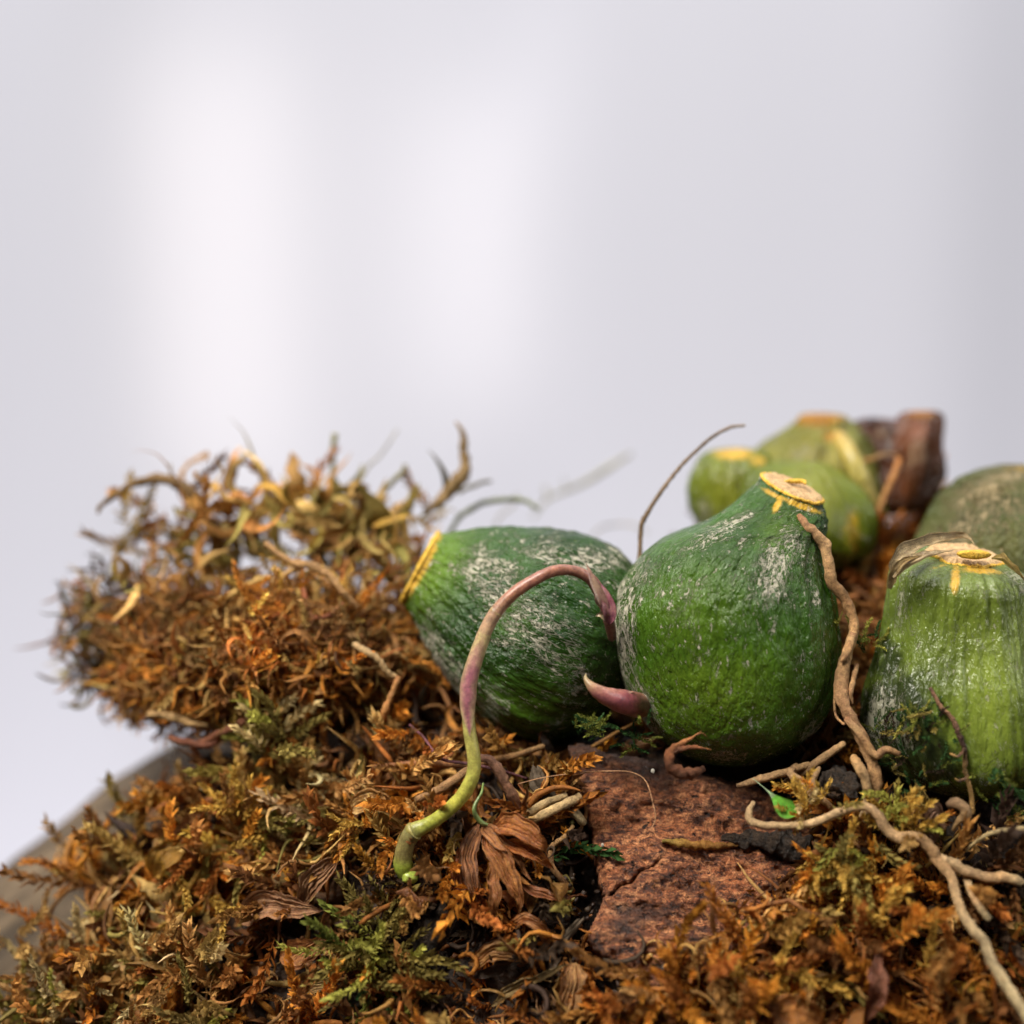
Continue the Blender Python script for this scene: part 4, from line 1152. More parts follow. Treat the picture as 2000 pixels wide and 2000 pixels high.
cl = thing('bract_cluster', 'bundle of dried brown bracts hanging right of the shoot base', 'dry bracts', at(990, 1780, 0.0))
for i, (pts, wp, c, c2) in enumerate([
        ([(935, 1608, 0.1), (918, 1650, -0.2), (916, 1700, -0.35), (930, 1745, -0.4), (938, 1765, -0.3)], 52, (0.13, 0.065, 0.03), (0.40, 0.22, 0.10)),
        ([(950, 1610, 0.0), (960, 1650, -0.4), (990, 1700, -0.5), (1008, 1745, -0.5), (1016, 1788, -0.4)], 58, (0.28, 0.13, 0.045), (0.55, 0.32, 0.12)),
        ([(958, 1680, -0.3), (966, 1720, -0.55), (966, 1760, -0.6), (966, 1808, -0.5)], 34, (0.30, 0.15, 0.055), (0.50, 0.30, 0.12)),
        ([(960, 1612, -0.1), (1000, 1612, -0.5), (1040, 1634, -0.6), (1070, 1668, -0.45)], 66, (0.26, 0.11, 0.035), (0.52, 0.28, 0.09)),
        ([(985, 1640, -0.2), (1020, 1660, -0.5), (1052, 1672, -0.5), (1080, 1700, -0.3)], 46, (0.32, 0.12, 0.03), (0.50, 0.24, 0.06)),
        ([(900, 1660, 0.1), (892, 1700, -0.1), (905, 1750, -0.2), (930, 1790, -0.1), (952, 1815, 0.0)], 40, (0.22, 0.085, 0.03), (0.34, 0.14, 0.045)),
        ([(1000, 1700, -0.2), (1030, 1732, -0.4), (1080, 1752, -0.45), (1150, 1750, -0.3)], 26, (0.20, 0.085, 0.03), (0.36, 0.17, 0.06)),
        ([(942, 1606, 0.0), (965, 1635, -0.35), (1005, 1668, -0.45), (1040, 1720, -0.4)], 44, (0.20, 0.10, 0.04), (0.44, 0.25, 0.10))]):
    leaf('bract', None, pts, wp * 0.72, cl, 1.0 + i, np.array(c) * [1.2, 0.88, 0.7], np.array(c2) * [1.15, 0.85, 0.65])
for i, (lab, pts, wp, c, c2) in enumerate([
        ('arched orange dry leaf lying below the bract bundle', [(918, 1888, -0.4), (960, 1862, -0.6), (1010, 1866, -0.6), (1048, 1890, -0.4)], 42, (0.30, 0.12, 0.035), (0.52, 0.27, 0.09)),
        ('curled orange leaf stalk looping under the hanging bracts', [(990, 1812, -0.2), (1020, 1796, -0.5), (1050, 1808, -0.6), (1068, 1840, -0.5), (1062, 1870, -0.3)], 30, (0.32, 0.12, 0.035), (0.46, 0.20, 0.06)),
        ('upright brown dry leaf cut by the bottom edge, left one of the pair', [(1052, 1925, -0.5), (1066, 1960, -0.7), (1082, 2000, -0.7), (1084, 2040, -0.6)], 40, (0.26, 0.11, 0.04), (0.48, 0.26, 0.11)),
        ('upright orange dry leaf cut by the bottom edge, right one of the pair', [(1120, 1880, -0.6), (1118, 1920, -0.8), (1108, 1970, -0.9), (1098, 2010, -0.8)], 56, (0.30, 0.13, 0.04), (0.50, 0.27, 0.10)),
        ('broad crumpled brown leaf left of the green star moss', [(470, 1800, 0.7), (510, 1772, 0.4), (570, 1776, 0.3), (640, 1782, 0.3)], 60, (0.24, 0.10, 0.04), (0.44, 0.23, 0.11)),
        ('pointed orange leaf under the left arm of the green star moss', [(545, 1874, 0.3), (585, 1866, 0.1), (620, 1850, 0.0), (640, 1815, 0.1)], 56, (0.28, 0.10, 0.03), (0.42, 0.18, 0.055)),
        ('small striped dry leaf curling under the green star moss', [(592, 1945, 0.2), (612, 1926, 0.0), (640, 1922, 0.0), (656, 1945, 0.2)], 30, (0.30, 0.17, 0.06), (0.52, 0.36, 0.14)),
        ('amber folded leaf in the moss near the log', [(300, 1712, 1.6), (320, 1680, 1.3), (348, 1660, 1.3), (366, 1640, 1.5)], 60, (0.34, 0.17, 0.025), (0.48, 0.27, 0.05)),
        ('brown curled leaf behind the green star moss', [(590, 1765, 0.4), (610, 1725, 0.2), (640, 1695, 0.3), (664, 1678, 0.5)], 50, (0.20, 0.085, 0.035), (0.38, 0.20, 0.09)),
        ('orange papery leaf flap left of the shoot base', [(680, 1585, 0.7), (715, 1566, 0.5), (750, 1570, 0.5), (782, 1604, 0.6)], 50, (0.40, 0.19, 0.05), (0.56, 0.36, 0.13)),
        ('brown leathery flake among the rust litter below the long root', [(1690, 1990, -1.5), (1716, 1930, -1.7), (1712, 1890, -1.6), (1726, 1850, -1.4)], 44, (0.22, 0.075, 0.04), (0.36, 0.15, 0.08)),
        ('rolled brown flake standing right of the yellow moss tufts', [(1826, 1640, -0.4), (1816, 1612, -0.7), (1826, 1588, -0.7), (1850, 1596, -0.5)], 50, (0.17, 0.085, 0.05), (0.32, 0.18, 0.11)),
        ('bent orange flake in the bottom right litter', [(1560, 1985, -1.5), (1568, 1955, -1.7), (1580, 1930, -1.7), (1572, 1905, -1.5)], 26, (0.42, 0.20, 0.05), (0.56, 0.32, 0.10)),
        ('large rust leaf scrap at the bottom edge right of centre', [(1500, 1990, -1.5), (1545, 1975, -1.7), (1580, 1985, -1.7), (1610, 2010, -1.5)], 60, (0.38, 0.13, 0.025), (0.48, 0.20, 0.04)),
        ('slim tan leaf stalk bridging the dark litter at bottom centre', [(960, 1960, -0.5), (1000, 1935, -0.7), (1060, 1905, -0.8), (1110, 1880, -0.7)], 20, (0.28, 0.17, 0.06), (0.45, 0.32, 0.14))]):
    leaf('dry_leaf', lab, pts, wp, None, 20.0 + i, c, c2)

# ------------------------------------------------------------------ dark wood fragments
for i, (lab, c, rad, zd, nm_) in enumerate([
        ('black charred crumb below the golden moss on the left', (545, 1680, 1.2), (0.20, 0.16, 0.22), RIGHT + UP * 0.4, 'charred_crumb'),
        ('grey-black rotten wood piece right of the green star moss', (846, 1850, 0.1), (0.42, 0.35, 0.95), UP * 1 + RIGHT * 0.25 - FWD * 0.3, 'wood_fragment'),
        ('black wet stick end at the bottom edge left of centre', (680, 1970, 0.0), (0.2, 0.2, 0.75), UP + RIGHT * 0.7 - FWD * 0.5, 'wood_fragment'),
        ('long black decayed stick across the lower left moss', (470, 1850, 0.9), (0.17, 0.17, 1.35), RIGHT + UP * 0.62, 'wood_fragment'),
        ('shiny black lump in the hollow under the round bulb', (1640, 1535, 0.1), (0.5, 0.35, 0.32), UP + RIGHT * 0.3, 'charred_crumb'),
        ('purplish grey bark stub between the roots left of the bark chip', (1062, 1545, 0.3), (0.16, 0.16, 0.42), UP - RIGHT * 0.5, 'wood_fragment'),
        ('thin grey twig stub pointing at the lower bark chip edge', (1098, 1838, -0.5), (0.07, 0.07, 0.50), UP * 0.9 + RIGHT * 0.8, 'wood_fragment')]):
    V, F, Cc = lump(at(c[0], c[1], c[2] - 0.05), np.array(rad) * 0.9, basis(zd), 0.55, 1.5, 3.0 + i, 4)
    mk(nm_, V, F, M['char'] if i not in (5, 6) else M['log'], label=lab, cat='wood piece' if nm_ == 'wood_fragment' else 'crumb')
pts = [(1410, 1636, bark_d(1410, 1636) - 0.1), (1450, 1640, bark_d(1450, 1640) - 0.12), (1490, 1636, bark_d(1490, 1636) - 0.16), (1540, 1650, bark_d(1540, 1650) - 0.18), (1590, 1682, bark_d(1590, 1682) - 0.15)]
V, F, Cc = tube(pxpath(pts), [0.05, 0.10, 0.13, 0.22, 0.14], 16, 60, 0.8, 4, cols=[(0.02, 0.02, 0.02)])
mk('wood_fragment', V, F, M['char'], label='black lumpy stick lying on the right half of the bark chip', cat='wood piece')
V, F, Cc = tube(pxpath([(1294, 1642, bark_d(1294, 1642) - 0.06), (1340, 1648, bark_d(1340, 1648) - 0.1), (1390, 1652, bark_d(1390, 1652) - 0.1), (1440, 1650, bark_d(1440, 1650) - 0.1)], ), [0.03, 0.07, 0.06, 0.04], 10, 40, 0.7, 5, cols=[(0.24, 0.17, 0.04), (0.34, 0.16, 0.04), (0.2, 0.1, 0.03)])
mk('moss_strand', V, F, M['moss'], attrs={'Col': Cc}, label='olive moss strand lying flat on the middle of the bark chip', cat='moss')
for i, (p, s) in enumerate([((1274, 1504, 0.0), 0.032), ((1176, 1648, -0.02), 0.026)]):
    V, F, Cc = lump(at(*p) - FWD * 0.12, (s, s, s * 1.3), None, 0.4, 1.4, 30 + i, 2, (0.5, 0.47, 0.40))
    mk('sand_grain', V, F, M['root'], attrs={'Col': Cc}, label=['white grain on the dark top edge of the bark chip', 'tiny white grain on the left rim of the bark chip'][i], cat='grain')


# ------------------------------------------------------------------ moss tufts (each shoot a part)
def tuft(name, label, c, n, size, pals, fan=(-80, 260), toward=0.5, tpl=T_FINE, seed=0, spread=0.25, flatz=0.0):
    r = np.random.default_rng(seed + 500)
    base = at(*c)
    th_ = thing(name, label, 'moss', base)
    for i in range(n):
        a = R(fan[0] + (fan[1] - fan[0]) * ((i + r.uniform(-0.35, 0.35)) / max(n - 1, 1)))
        dr = RIGHT * math.cos(a) + UP * math.sin(a) - FWD * (toward * r.uniform(0.3, 1.4))
        s = size * r.uniform(0.65, 1.2)
        V, F, K = tpl[r.integers(len(tpl))]
        B = basis(dr, r.uniform(0, 6.28))
        o = base + r.normal(size=3) * spread * size * 0.4
        col = np.array(PAL[pals[r.integers(len(pals))]]) * r.uniform(0.75, 1.25)
        mk('shoot', (V * s) @ B.T + o, F, M['moss'], th_, {'Col': np.clip(col[None] * K[:, None], 0, 0.85)}, smooth=True)
    return th_


def pick_(names, r):
    return np.array(PAL[names[r.integers(len(names))]]) * r.uniform(0.7, 1.3)


tuft('moss_tuft', 'olive-green star-shaped moss tuft at lower centre left', (728, 1855, -0.1), 46, 1.05, ['olive', 'lime', 'olive', 'olive', 'green'], (-100, 260), 0.75, T_FINE, 1, 0.5)
tuft('moss_tuft', 'yellow-green moss tuft standing in the dark cavity under the brown clump', (535, 1465, 1.6), 16, 0.95, ['lime', 'olive', 'olive', 'straw'], (20, 150), 0.5, T_SHOOT, 2, 0.3)
tuft('moss_tuft', 'golden-brown moss sprig below the yellow-green tuft on the left', (470, 1590, 1.3), 16, 0.75, ['orange', 'gold', 'umber', 'gold'], (30, 170), 0.6, T_FINE, 3, 0.35)
tuft('moss_tuft', 'drooping olive moss tail left of the amber leaf flap', (510, 1620, 1.2), 10, 0.7, ['olive', 'lime', 'gold'], (-110, 60), 0.6, T_FINE, 4, 0.3)
tuft('moss_tuft', 'orange moss sprig under the papery leaf flap', (706, 1615, 0.6), 12, 0.6, ['gold', 'orange', 'umber'], (40, 240), 0.6, T_SHOOT, 5, 0.3)
tuft('moss_tuft', 'golden spiky moss tuft beside the tiny green leaf', (1580, 1570, -0.55), 18, 0.62, ['gold', 'gold', 'orange', 'straw'], (60, 230), 0.7, T_SHOOT, 6, 0.3)
tuft('moss_tuft', 'yellow leafy moss tuft above the bend of the long root', (1752, 1612, -0.6), 18, 0.68, ['gold', 'lime', 'olive', 'gold'], (20, 160), 0.6, T_SHOOT, 7, 0.3)
tuft('moss_tuft', 'yellow-olive moss tuft below the long pale root', (1665, 1680, -0.75), 26, 0.72, ['gold', 'olive', 'lime', 'gold'], (90, 330), 0.8, T_SHOOT, 8, 0.55)
tuft('moss_tuft', 'golden moss hanging at the right end of the bark chip', (1605, 1690, -0.7), 16, 0.55, ['gold', 'orange', 'gold'], (120, 320), 0.8, T_SHOOT, 9, 0.45)
tuft('moss_tuft', 'tiny dark green moss between the lying bulb and the bark chip', (1150, 1432, 0.2), 16, 0.36, ['deep', 'green', 'green', 'deep'], (0, 180), 0.7, T_SHOOT, 10, 1.2)
tuft('moss_tuft', 'tiny fresh green moss at the left foot of the round bulb', (1238, 1440, 0.0), 14, 0.34, ['deep', 'green', 'deep'], (-60, 200), 0.7, T_SHOOT, 11, 0.9)
tuft('moss_tuft', 'dark green moss patch under the capped bulb at the right edge', (1965, 1570, -0.5), 26, 0.42, ['deep', 'deep', 'green'], (0, 180), 0.7, T_SHOOT, 12, 1.5)
tuft('moss_tuft', 'small bright green moss sprig right of the draped root', (1690, 1252, 0.5), 9, 0.36, ['green', 'lime', 'deep'], (10, 190), 0.6, T_SHOOT, 13, 0.5)
tuft('moss_tuft', 'tiny lime sprig peeping between round bulb and draped root', (1640, 1222, 0.4), 5, 0.24, ['lime', 'green'], (20, 170), 0.6, T_SHOOT, 14, 0.4)
tuft('moss_tuft', 'lime lichen-like moss sprig on the dark flank of the capped bulb', (1778, 1400, -0.5), 14, 0.34, ['lime', 'green', 'olive'], (0, 360), 0.4, T_FINE, 15, 0.6)
rm = np.random.default_rng(99)
th_ = thing('moss_tuft', 'dark green moss creeping over the dark lower left flank of the capped bulb', 'moss', at(1800, 1540, -0.3))
for i in range(70):
    a_, q_ = rm.uniform(0, 6.28), rm.uniform(0, 1) ** 0.5
    mx_, my_ = 1785 + 90 * q_ * math.cos(a_), 1460 + 90 * q_ * math.sin(a_)
    md = 0.72 - 1.38 * math.sqrt(max(0.03, 1 - ((mx_ - 1882) / 192) ** 2))
    V, F, K = T_SHOOT[rm.integers(len(T_SHOOT))]
    dr = unit(rm.normal(size=3) * 0.7 - FWD * 0.7 + UP * 0.3)
    col = pick_(['deep', 'deep', 'green', 'dark', 'olive'], rm)
    mk('shoot', (V * rm.uniform(0.16, 0.34)) @ basis(dr, rm.uniform(0, 6.28)).T + at(mx_, my_, md), F, M['moss'], th_, {'Col': np.clip(col[None] * K[:, None], 0, 0.85)})
tuft('moss_tuft', 'bright yellow-green feathery moss in the bottom left corner', (130, 2000, 1.3), 30, 0.85, ['lime', 'olive', 'lime', 'straw'], (10, 160), 0.6, T_FINE, 16, 1.2)
tuft('moss_tuft', 'straw-coloured feather moss beside the long black stick', (350, 1930, 1.0), 26, 0.9, ['straw', 'umber', 'tan', 'olive'], (-60, 200), 0.6, T_FINE, 17, 0.9)
tuft('moss_tuft', 'pale olive cushion moss in the middle of the left slope', (600, 1600, 1.4), 34, 0.5, ['olive', 'tan', 'olive', 'straw'], (0, 360), 1.2, T_FINE, 18, 1.3)
tuft('moss_tuft', 'straw-brown moss tuft under the yellow-green one', (580, 1530, 1.7), 18, 0.75, ['tan', 'straw', 'umber'], (-20, 120), 0.6, T_SHOOT, 19, 0.5)
tuft('moss_tuft', 'dark green moss at the bottom edge under the green star moss', (740, 1985, -0.4), 16, 0.5, ['green', 'deep', 'olive'], (0, 180), 0.8, T_FINE, 20, 1.0)

tuft('moss_tuft', 'brown moss sprigs round the foot of the arching shoot', (806, 1745, -0.1), 14, 0.42, ['umber', 'brown', 'olive'], (0, 180), 0.5, T_FINE, 60, 0.7)
for i, (lab, c, n, sz, pals, fan, tp) in enumerate([
        ('orange-brown feathery moss fluff just right of the bare log', (215, 1690, 2.6), 22, 1.0, ['orange', 'umber', 'gold', 'rust'], (-30, 200), T_FINE),
        ('amber moss fluff in the middle of the left slope', (420, 1720, 1.5), 20, 0.9, ['orange', 'gold', 'rust'], (-160, 60), T_FINE),
        ('tan moss fluff low on the left slope by the log', (110, 1870, 2.0), 24, 1.1, ['tan', 'umber', 'straw'], (-60, 180), T_FINE),
        ('rust-orange moss fluff at the bottom edge below the bark chip', (1320, 1950, -0.9), 24, 0.9, ['orange', 'rust', 'umber'], (0, 180), T_FINE),
        ('bright orange moss fluff at the bottom edge right of the bark chip', (1500, 1930, -1.0), 24, 0.95, ['orange', 'orange', 'rust', 'gold'], (0, 180), T_SHOOT),
        ('orange moss fluff left of the lower long root', (1740, 1840, -1.0), 22, 0.95, ['orange', 'rust', 'gold'], (20, 200), T_SHOOT),
        ('rusty moss fluff in the bottom right corner', (1880, 1960, -1.3), 22, 0.95, ['rust', 'orange', 'umber'], (20, 180), T_FINE)]):
    tuft('moss_tuft', lab, c, n, sz, pals, fan, 0.7, tp, 40 + i, 0.7)

# ------------------------------------------------------------------ brown moss clump at the left
clump = thing('moss_clump', 'big loose ball of tangled brown moss at the left behind the lying bulb', 'moss', at(480, 1440, 3.2))
V, F, Cc = lump(at(530, 1310, 3.8), (2.2, 1.4, 0.85), np.column_stack([RIGHT, FWD, UP]), 0.3, 1.6, 3.0, 5, (0.10, 0.045, 0.02))
mk('core', V, F, M['fibre'], clump, {'Col': Cc})
V, F, Cc = lump(at(880, 1420, 4.4), (1.1, 0.9, 0.8), np.column_stack([RIGHT, FWD, UP]), 0.3, 1.6, 4.0, 4, (0.06, 0.03, 0.015))
mk('core', V, F, M['fibre'], clump, {'Col': Cc})


def ell(n, c, r, d, rd_, r_=rng, shell=0.35):
    u = unit(r_.normal(size=(n, 3)))
    f = (shell + (1 - shell) * r_.uniform(0, 1, n)) ** 0.5
    px = c[0] + u[:, 0] * r[0] * f
    py = c[1] - u[:, 2] * r[1] * f
    dd = d + u[:, 1] * rd_ * f
    return np.array([at(a, b_, c_) for a, b_, c_ in zip(px, py, dd)]), u


def pick(n, names, wts, var=0.3, r_=rng):
    P = np.array([PAL[x] for x in names])
    w_ = np.array(wts, float)
    i = r_.choice(len(names), n, p=w_ / w_.sum())
    return np.clip(P[i] * r_.uniform(1 - var, 1 + var, (n, 1)) * r_.uniform(0.92, 1.08, (n, 3)), 0.004, 0.8)


parts = []
for n, c, r_e, d_, rd_, names, wts, tpl, s0, s1, sh in [
        (4300, (560, 1300), (310, 138), 3.4, 1.9, ['rust', 'umber', 'orange', 'brown', 'tan'], [4, 4, 3, 3, 1.6], T_FIB, 0.4, 0.95, 0.5),
        (1500, (325, 1285), (125, 140), 3.8, 1.5, ['umber', 'rust', 'orange', 'brown', 'tan'], [4, 3, 2, 2, 2], T_FIB, 0.4, 0.95, 0.4),
        (1900, (560, 1290), (320, 145), 3.3, 1.9, ['rust', 'umber', 'tan', 'orange'], [3, 4, 2, 3], T_CURL, 0.4, 0.95, 0.6),
        (300, (560, 1270), (310, 140), 3.2, 1.9, ['umber', 'tan', 'gold', 'orange'], [3, 4, 1, 2], T_FINE, 0.4, 0.9, 0.8),
        (150, (330, 1170), (150, 70), 3.8, 1.2, ['umber', 'brown', 'tan', 'olive'], [4, 2, 3, 1], T_CURL, 0.6, 1.3, 0.3),
        (170, (185, 1240), (70, 130), 4.2, 0.8, ['umber', 'brown', 'olive', 'grey'], [3, 3, 3, 2], T_FIB, 0.6, 1.2, 0.1),
        (90, (180, 1240), (75, 130), 4.2, 0.8, ['umber', 'brown', 'olive', 'grey'], [3, 3, 3, 2], T_CURL, 0.5, 1.0, 0.1),
        (75, (640, 1020), (240, 75), 4.0, 1.0, ['olive', 'tan', 'umber', 'gold'], [5, 3, 2, 1], T_CURL, 0.9, 1.9, 0.1),
        (50, (400, 1010), (120, 70), 4.0, 0.9, ['umber', 'tan', 'brown', 'olive'], [4, 3, 3, 2], T_CURL, 0.9, 1.9, 0.1),
        (40, (600, 1040), (260, 60), 4.2, 0.9, ['olive', 'tan', 'straw'], [4, 3, 1], T_FLAKE, 0.5, 1.0, 0.1),
        (260, (740, 1150), (160, 90), 3.6, 1.4, ['umber', 'tan', 'olive', 'rust'], [4, 3, 2, 2], T_FIB, 0.5, 1.2, 0.2),
        (1500, (870, 1400), (150, 100), 4.0, 1.0, ['brown', 'dark', 'rust'], [4, 3, 2], T_FIB, 0.5, 1.2, 0.2)]:
    pos, u = ell(n, c, r_e, d_, rd_, shell=sh)
    z = unit(rng.normal(size=(n, 3)) + u * 0.2)
    cc_ = pick(n, names, wts) * np.clip(1.0 + 1.1 * nz(pos, 0.8, 3), 0.35, 1.5)[:, None]
    z = unit(z * 0.8 + nz3(pos, 0.7, 4) * 1.2)
    V, F, Cc = bake(tpl, pos, z, rng.uniform(s0, s1, n), cc_)
    parts.append((V, F, Cc))
V, F, Cc = merge(parts)
mk('tangle', V, F, M['fibre'], clump, {'Col': Cc}, kind='stuff')
# loose mossy shoots on its crown
rc = np.random.default_rng(77)
for i in range(46):
    bx_ = rc.uniform(230, 880)
    topy = 905 + 70 * abs(bx_ - 600) / 350
    by_ = rc.uniform(topy + 40, 1120)
    V, F, K = T_SHOOT[rc.integers(len(T_SHOOT))]
    a = R(rc.uniform(-10, 190))
    dr = RIGHT * math.cos(a) + UP * math.sin(a) + FWD * rc.normal() * 0.6
    B = basis(dr, rc.uniform(0, 6.28))
    s = rc.uniform(0.6, 1.25)
    col = pick(1, ['olive', 'tan', 'umber', 'gold', 'brown'], [4, 3, 3, 1.2, 2], r_=rc)[0]
    mk('sprig', (V * s) @ B.T + at(bx_, by_, rc.uniform(3.0, 4.8)), F, M['moss'], clump, {'Col': np.clip(col[None] * K[:, None], 0, 0.85)})
for i, (pts, rd_, col) in enumerate([
        ([(420, 1040, 3.6), (370, 960, 3.6), (310, 935, 3.6), (240, 955, 3.6), (200, 985, 3.6), (194, 1002, 3.6)], [10, 14, 11, 8, 6, 3], (0.17, 0.10, 0.04)),
        ([(480, 1000, 3.8), (452, 950, 3.8), (460, 915, 3.8), (478, 885, 3.8)], [9, 12, 10, 4], (0.30, 0.19, 0.06)),
        ([(655, 960, 4.4), (650, 910, 4.4), (650, 875, 4.4), (656, 848, 4.4)], [5, 6, 6, 7], (0.22, 0.20, 0.06)),
        ([(690, 960, 5.0), (715, 915, 5.0), (740, 890, 5.0), (778, 842, 5.0)], [3, 3, 2.5, 2], (0.30, 0.27, 0.20)),
        ([(700, 1010, 4.2), (745, 965, 4.2), (785, 925, 4.2), (792, 905, 4.2)], [6, 6, 6, 4], (0.17, 0.15, 0.06)),
        ([(830, 1000, 3.8), (870, 965, 3.8), (905, 930, 3.8), (908, 880, 3.8), (900, 845, 3.8), (888, 822, 3.8)], [8, 14, 15, 10, 6, 2], (0.22, 0.14, 0.06)),
        ([(895, 960, 4.4), (925, 948, 4.4), (950, 940, 4.4), (962, 940, 4.4)], [5, 5, 4, 3], (0.16, 0.14, 0.09)),
        ([(872, 1050, 4.4), (900, 1005, 4.4), (950, 980, 4.4), (1010, 978, 4.4), (1052, 992, 4.4)], [5, 6, 6, 6, 4], (0.17, 0.19, 0.08)),
        ([(300, 1032, 5.0), (250, 1048, 5.0), (215, 1070, 5.0), (185, 1100, 5.0)], [2.2, 2, 2, 1.5], (0.30, 0.26, 0.2)),
        ([(335, 950, 4.2), (333, 925, 4.2), (334, 905, 4.2)], [3, 3, 2], (0.24, 0.2, 0.12)),
        ([(520, 1060, 2.2), (570, 1095, 2.0), (620, 1110, 1.9), (660, 1150, 1.8), (700, 1188, 1.9)], [6, 7, 9, 7, 6], (0.36, 0.20, 0.08)),
        ([(590, 1100, 2.0), (560, 1118, 2.0), (530, 1138, 2.1)], [6, 6, 4], (0.42, 0.25, 0.10)),
        ([(290, 1395, 2.4), (335, 1402, 2.1), (370, 1412, 2.0), (405, 1420, 2.1)], [6, 9, 8, 5], (0.42, 0.26, 0.11)),
        ([(470, 1210, 1.9), (440, 1215, 1.9), (400, 1238, 1.9), (375, 1250, 2.1)], [6, 8, 8, 5], (0.44, 0.24, 0.06)),
        ([(520, 1130, 2.2), (470, 1150, 2.0), (430, 1175, 2.0)], [8, 9, 6], (0.44, 0.27, 0.08)),
        ([(590, 1150, 2.0), (610, 1200, 1.8), (640, 1200, 1.8), (672, 1178, 1.8)], [5, 5, 5, 4], (0.30, 0.10, 0.045)),
        ([(690, 1255, 1.4), (730, 1285, 1.2), (760, 1315, 1.2), (780, 1330, 1.3)], [6, 7, 6, 4], (0.40, 0.26, 0.12)),
        ([(780, 1320, 1.2), (768, 1350, 1.1), (752, 1390, 1.1), (748, 1410, 1.3)], [6, 7, 8, 5], (0.36, 0.16, 0.05)),
        ([(480, 1400, 2.2), (430, 1440, 2.0), (400, 1455, 2.0), (330, 1440, 2.1)], [5, 8, 9, 6], (0.22, 0.08, 0.045)),
        ([(580, 1370, 2.0), (520, 1390, 1.9), (450, 1425, 1.9), (390, 1452, 2.0)], [5, 7, 8, 6], (0.24, 0.09, 0.045))]):
    V, F, Cc = tube(pxpath(pts), np.array(rd_) / PPC, 9, None, 0.55, 90 + i, [col], wob=0.05)
    Cc = np.clip(Cc * (1 + 0.5 * nz(V, 4, i))[:, None], 0.004, 1)
    mk('strand', V, F, M['fibre'], clump, {'Col': Cc})
# blurred stems behind the lying bulb
root('stem', 'blurred thin dry stem rising behind the gap between the two front bulbs', 'stem', [
    ([(1040, 1010, 8.0), (1070, 975, 8.0), (1130, 948, 8.0), (1180, 918, 8.0), (1232, 886, 8.0)], [4, 5, 7, 9, 5]), ([(1110, 958, 8.0), (1100, 935, 8.0)], [4, 2]), ([(1070, 975, 8.0), (1064, 950, 8.0)], [4, 5])], [(0.34, 0.33, 0.26)], seed=71)
for i, (pts, lab) in enumerate([
        ([(960, 1050, 6.5), (975, 1010, 6.5), (1000, 990, 6.5), (1010, 965, 6.5)], 'blurred wispy stem just above the left half of the lying bulb'),
        ([(1150, 1060, 7.0), (1175, 1030, 7.0), (1230, 1025, 7.0), (1265, 1040, 7.0)], 'blurred wispy stem above the right half of the lying bulb')]):
    root('stem', lab, 'stem', [(pts, [2, 2.5, 2.5, 2])], [(0.36, 0.32, 0.24)], seed=72 + i)

# ------------------------------------------------------------------ ground litter and moss mat (uncountable)
VIS = np.vstack([OUT[:16], [(1230, 1900), (1265, 1862), (1330, 1840), (1395, 1812), (1440, 1785), (1490, 1775), (1525, 1745), (1560, 1700)], OUT[22:]])
SP = np.array([c for c, _ in SPH])
SR = np.array([r for _, r in SPH])
ZONES = [  # px, py, rx, ry, strength, palette, weights
    (140, 1985, 200, 45, 0.9, ['lime', 'olive', 'straw'], [2, 2, 1]),
    (120, 1840, 160, 110, 0.9, ['tan', 'umber', 'orange', 'rust'], [3, 4, 2, 1]),
    (360, 1900, 130, 90, 0.85, ['straw', 'tan', 'umber', 'orange'], [1, 3, 3, 1]),
    (610, 1580, 120, 70, 0.85, ['olive', 'tan', 'straw', 'umber'], [3, 3, 1, 1]),
    (260, 1600, 120, 110, 0.85, ['umber', 'tan', 'olive', 'gold'], [4, 3, 2, 1]),
    (420, 1690, 90, 60, 0.7, ['orange', 'gold', 'rust'], [3, 2, 2]),
    (440, 1480, 70, 45, 0.97, ['dark'], [1]),  # litter coloured dark to paint the shade under the clump
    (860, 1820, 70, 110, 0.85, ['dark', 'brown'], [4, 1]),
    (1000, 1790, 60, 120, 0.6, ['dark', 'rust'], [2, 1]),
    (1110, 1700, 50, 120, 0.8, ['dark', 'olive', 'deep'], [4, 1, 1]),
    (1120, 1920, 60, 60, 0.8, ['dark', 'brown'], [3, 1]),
    (720, 1450, 170, 50, 0.8, ['dark', 'brown', 'rust'], [4, 3, 1]),  # dark colours put the hollow's shade into the litter here too
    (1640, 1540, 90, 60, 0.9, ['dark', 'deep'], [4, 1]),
    (1500, 1960, 330, 90, 0.75, ['orange', 'rust', 'umber', 'tan'], [4, 4, 2, 1]),
    (1800, 1900, 160, 100, 0.6, ['rust', 'orange', 'brown', 'gold'], [3, 3, 3, 1]),
    (1560, 1760, 80, 60, 0.9, ['gold', 'orange', 'tan'], [3, 2, 1]),
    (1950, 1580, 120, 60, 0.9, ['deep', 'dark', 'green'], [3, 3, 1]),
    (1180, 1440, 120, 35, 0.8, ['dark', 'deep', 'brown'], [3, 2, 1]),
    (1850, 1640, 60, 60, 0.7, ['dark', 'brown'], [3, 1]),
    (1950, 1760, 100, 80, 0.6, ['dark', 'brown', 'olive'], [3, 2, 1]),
    (1720, 1130, 120, 120, 0.9, ['rust', 'orange', 'brown'], [3, 2, 2]),
]


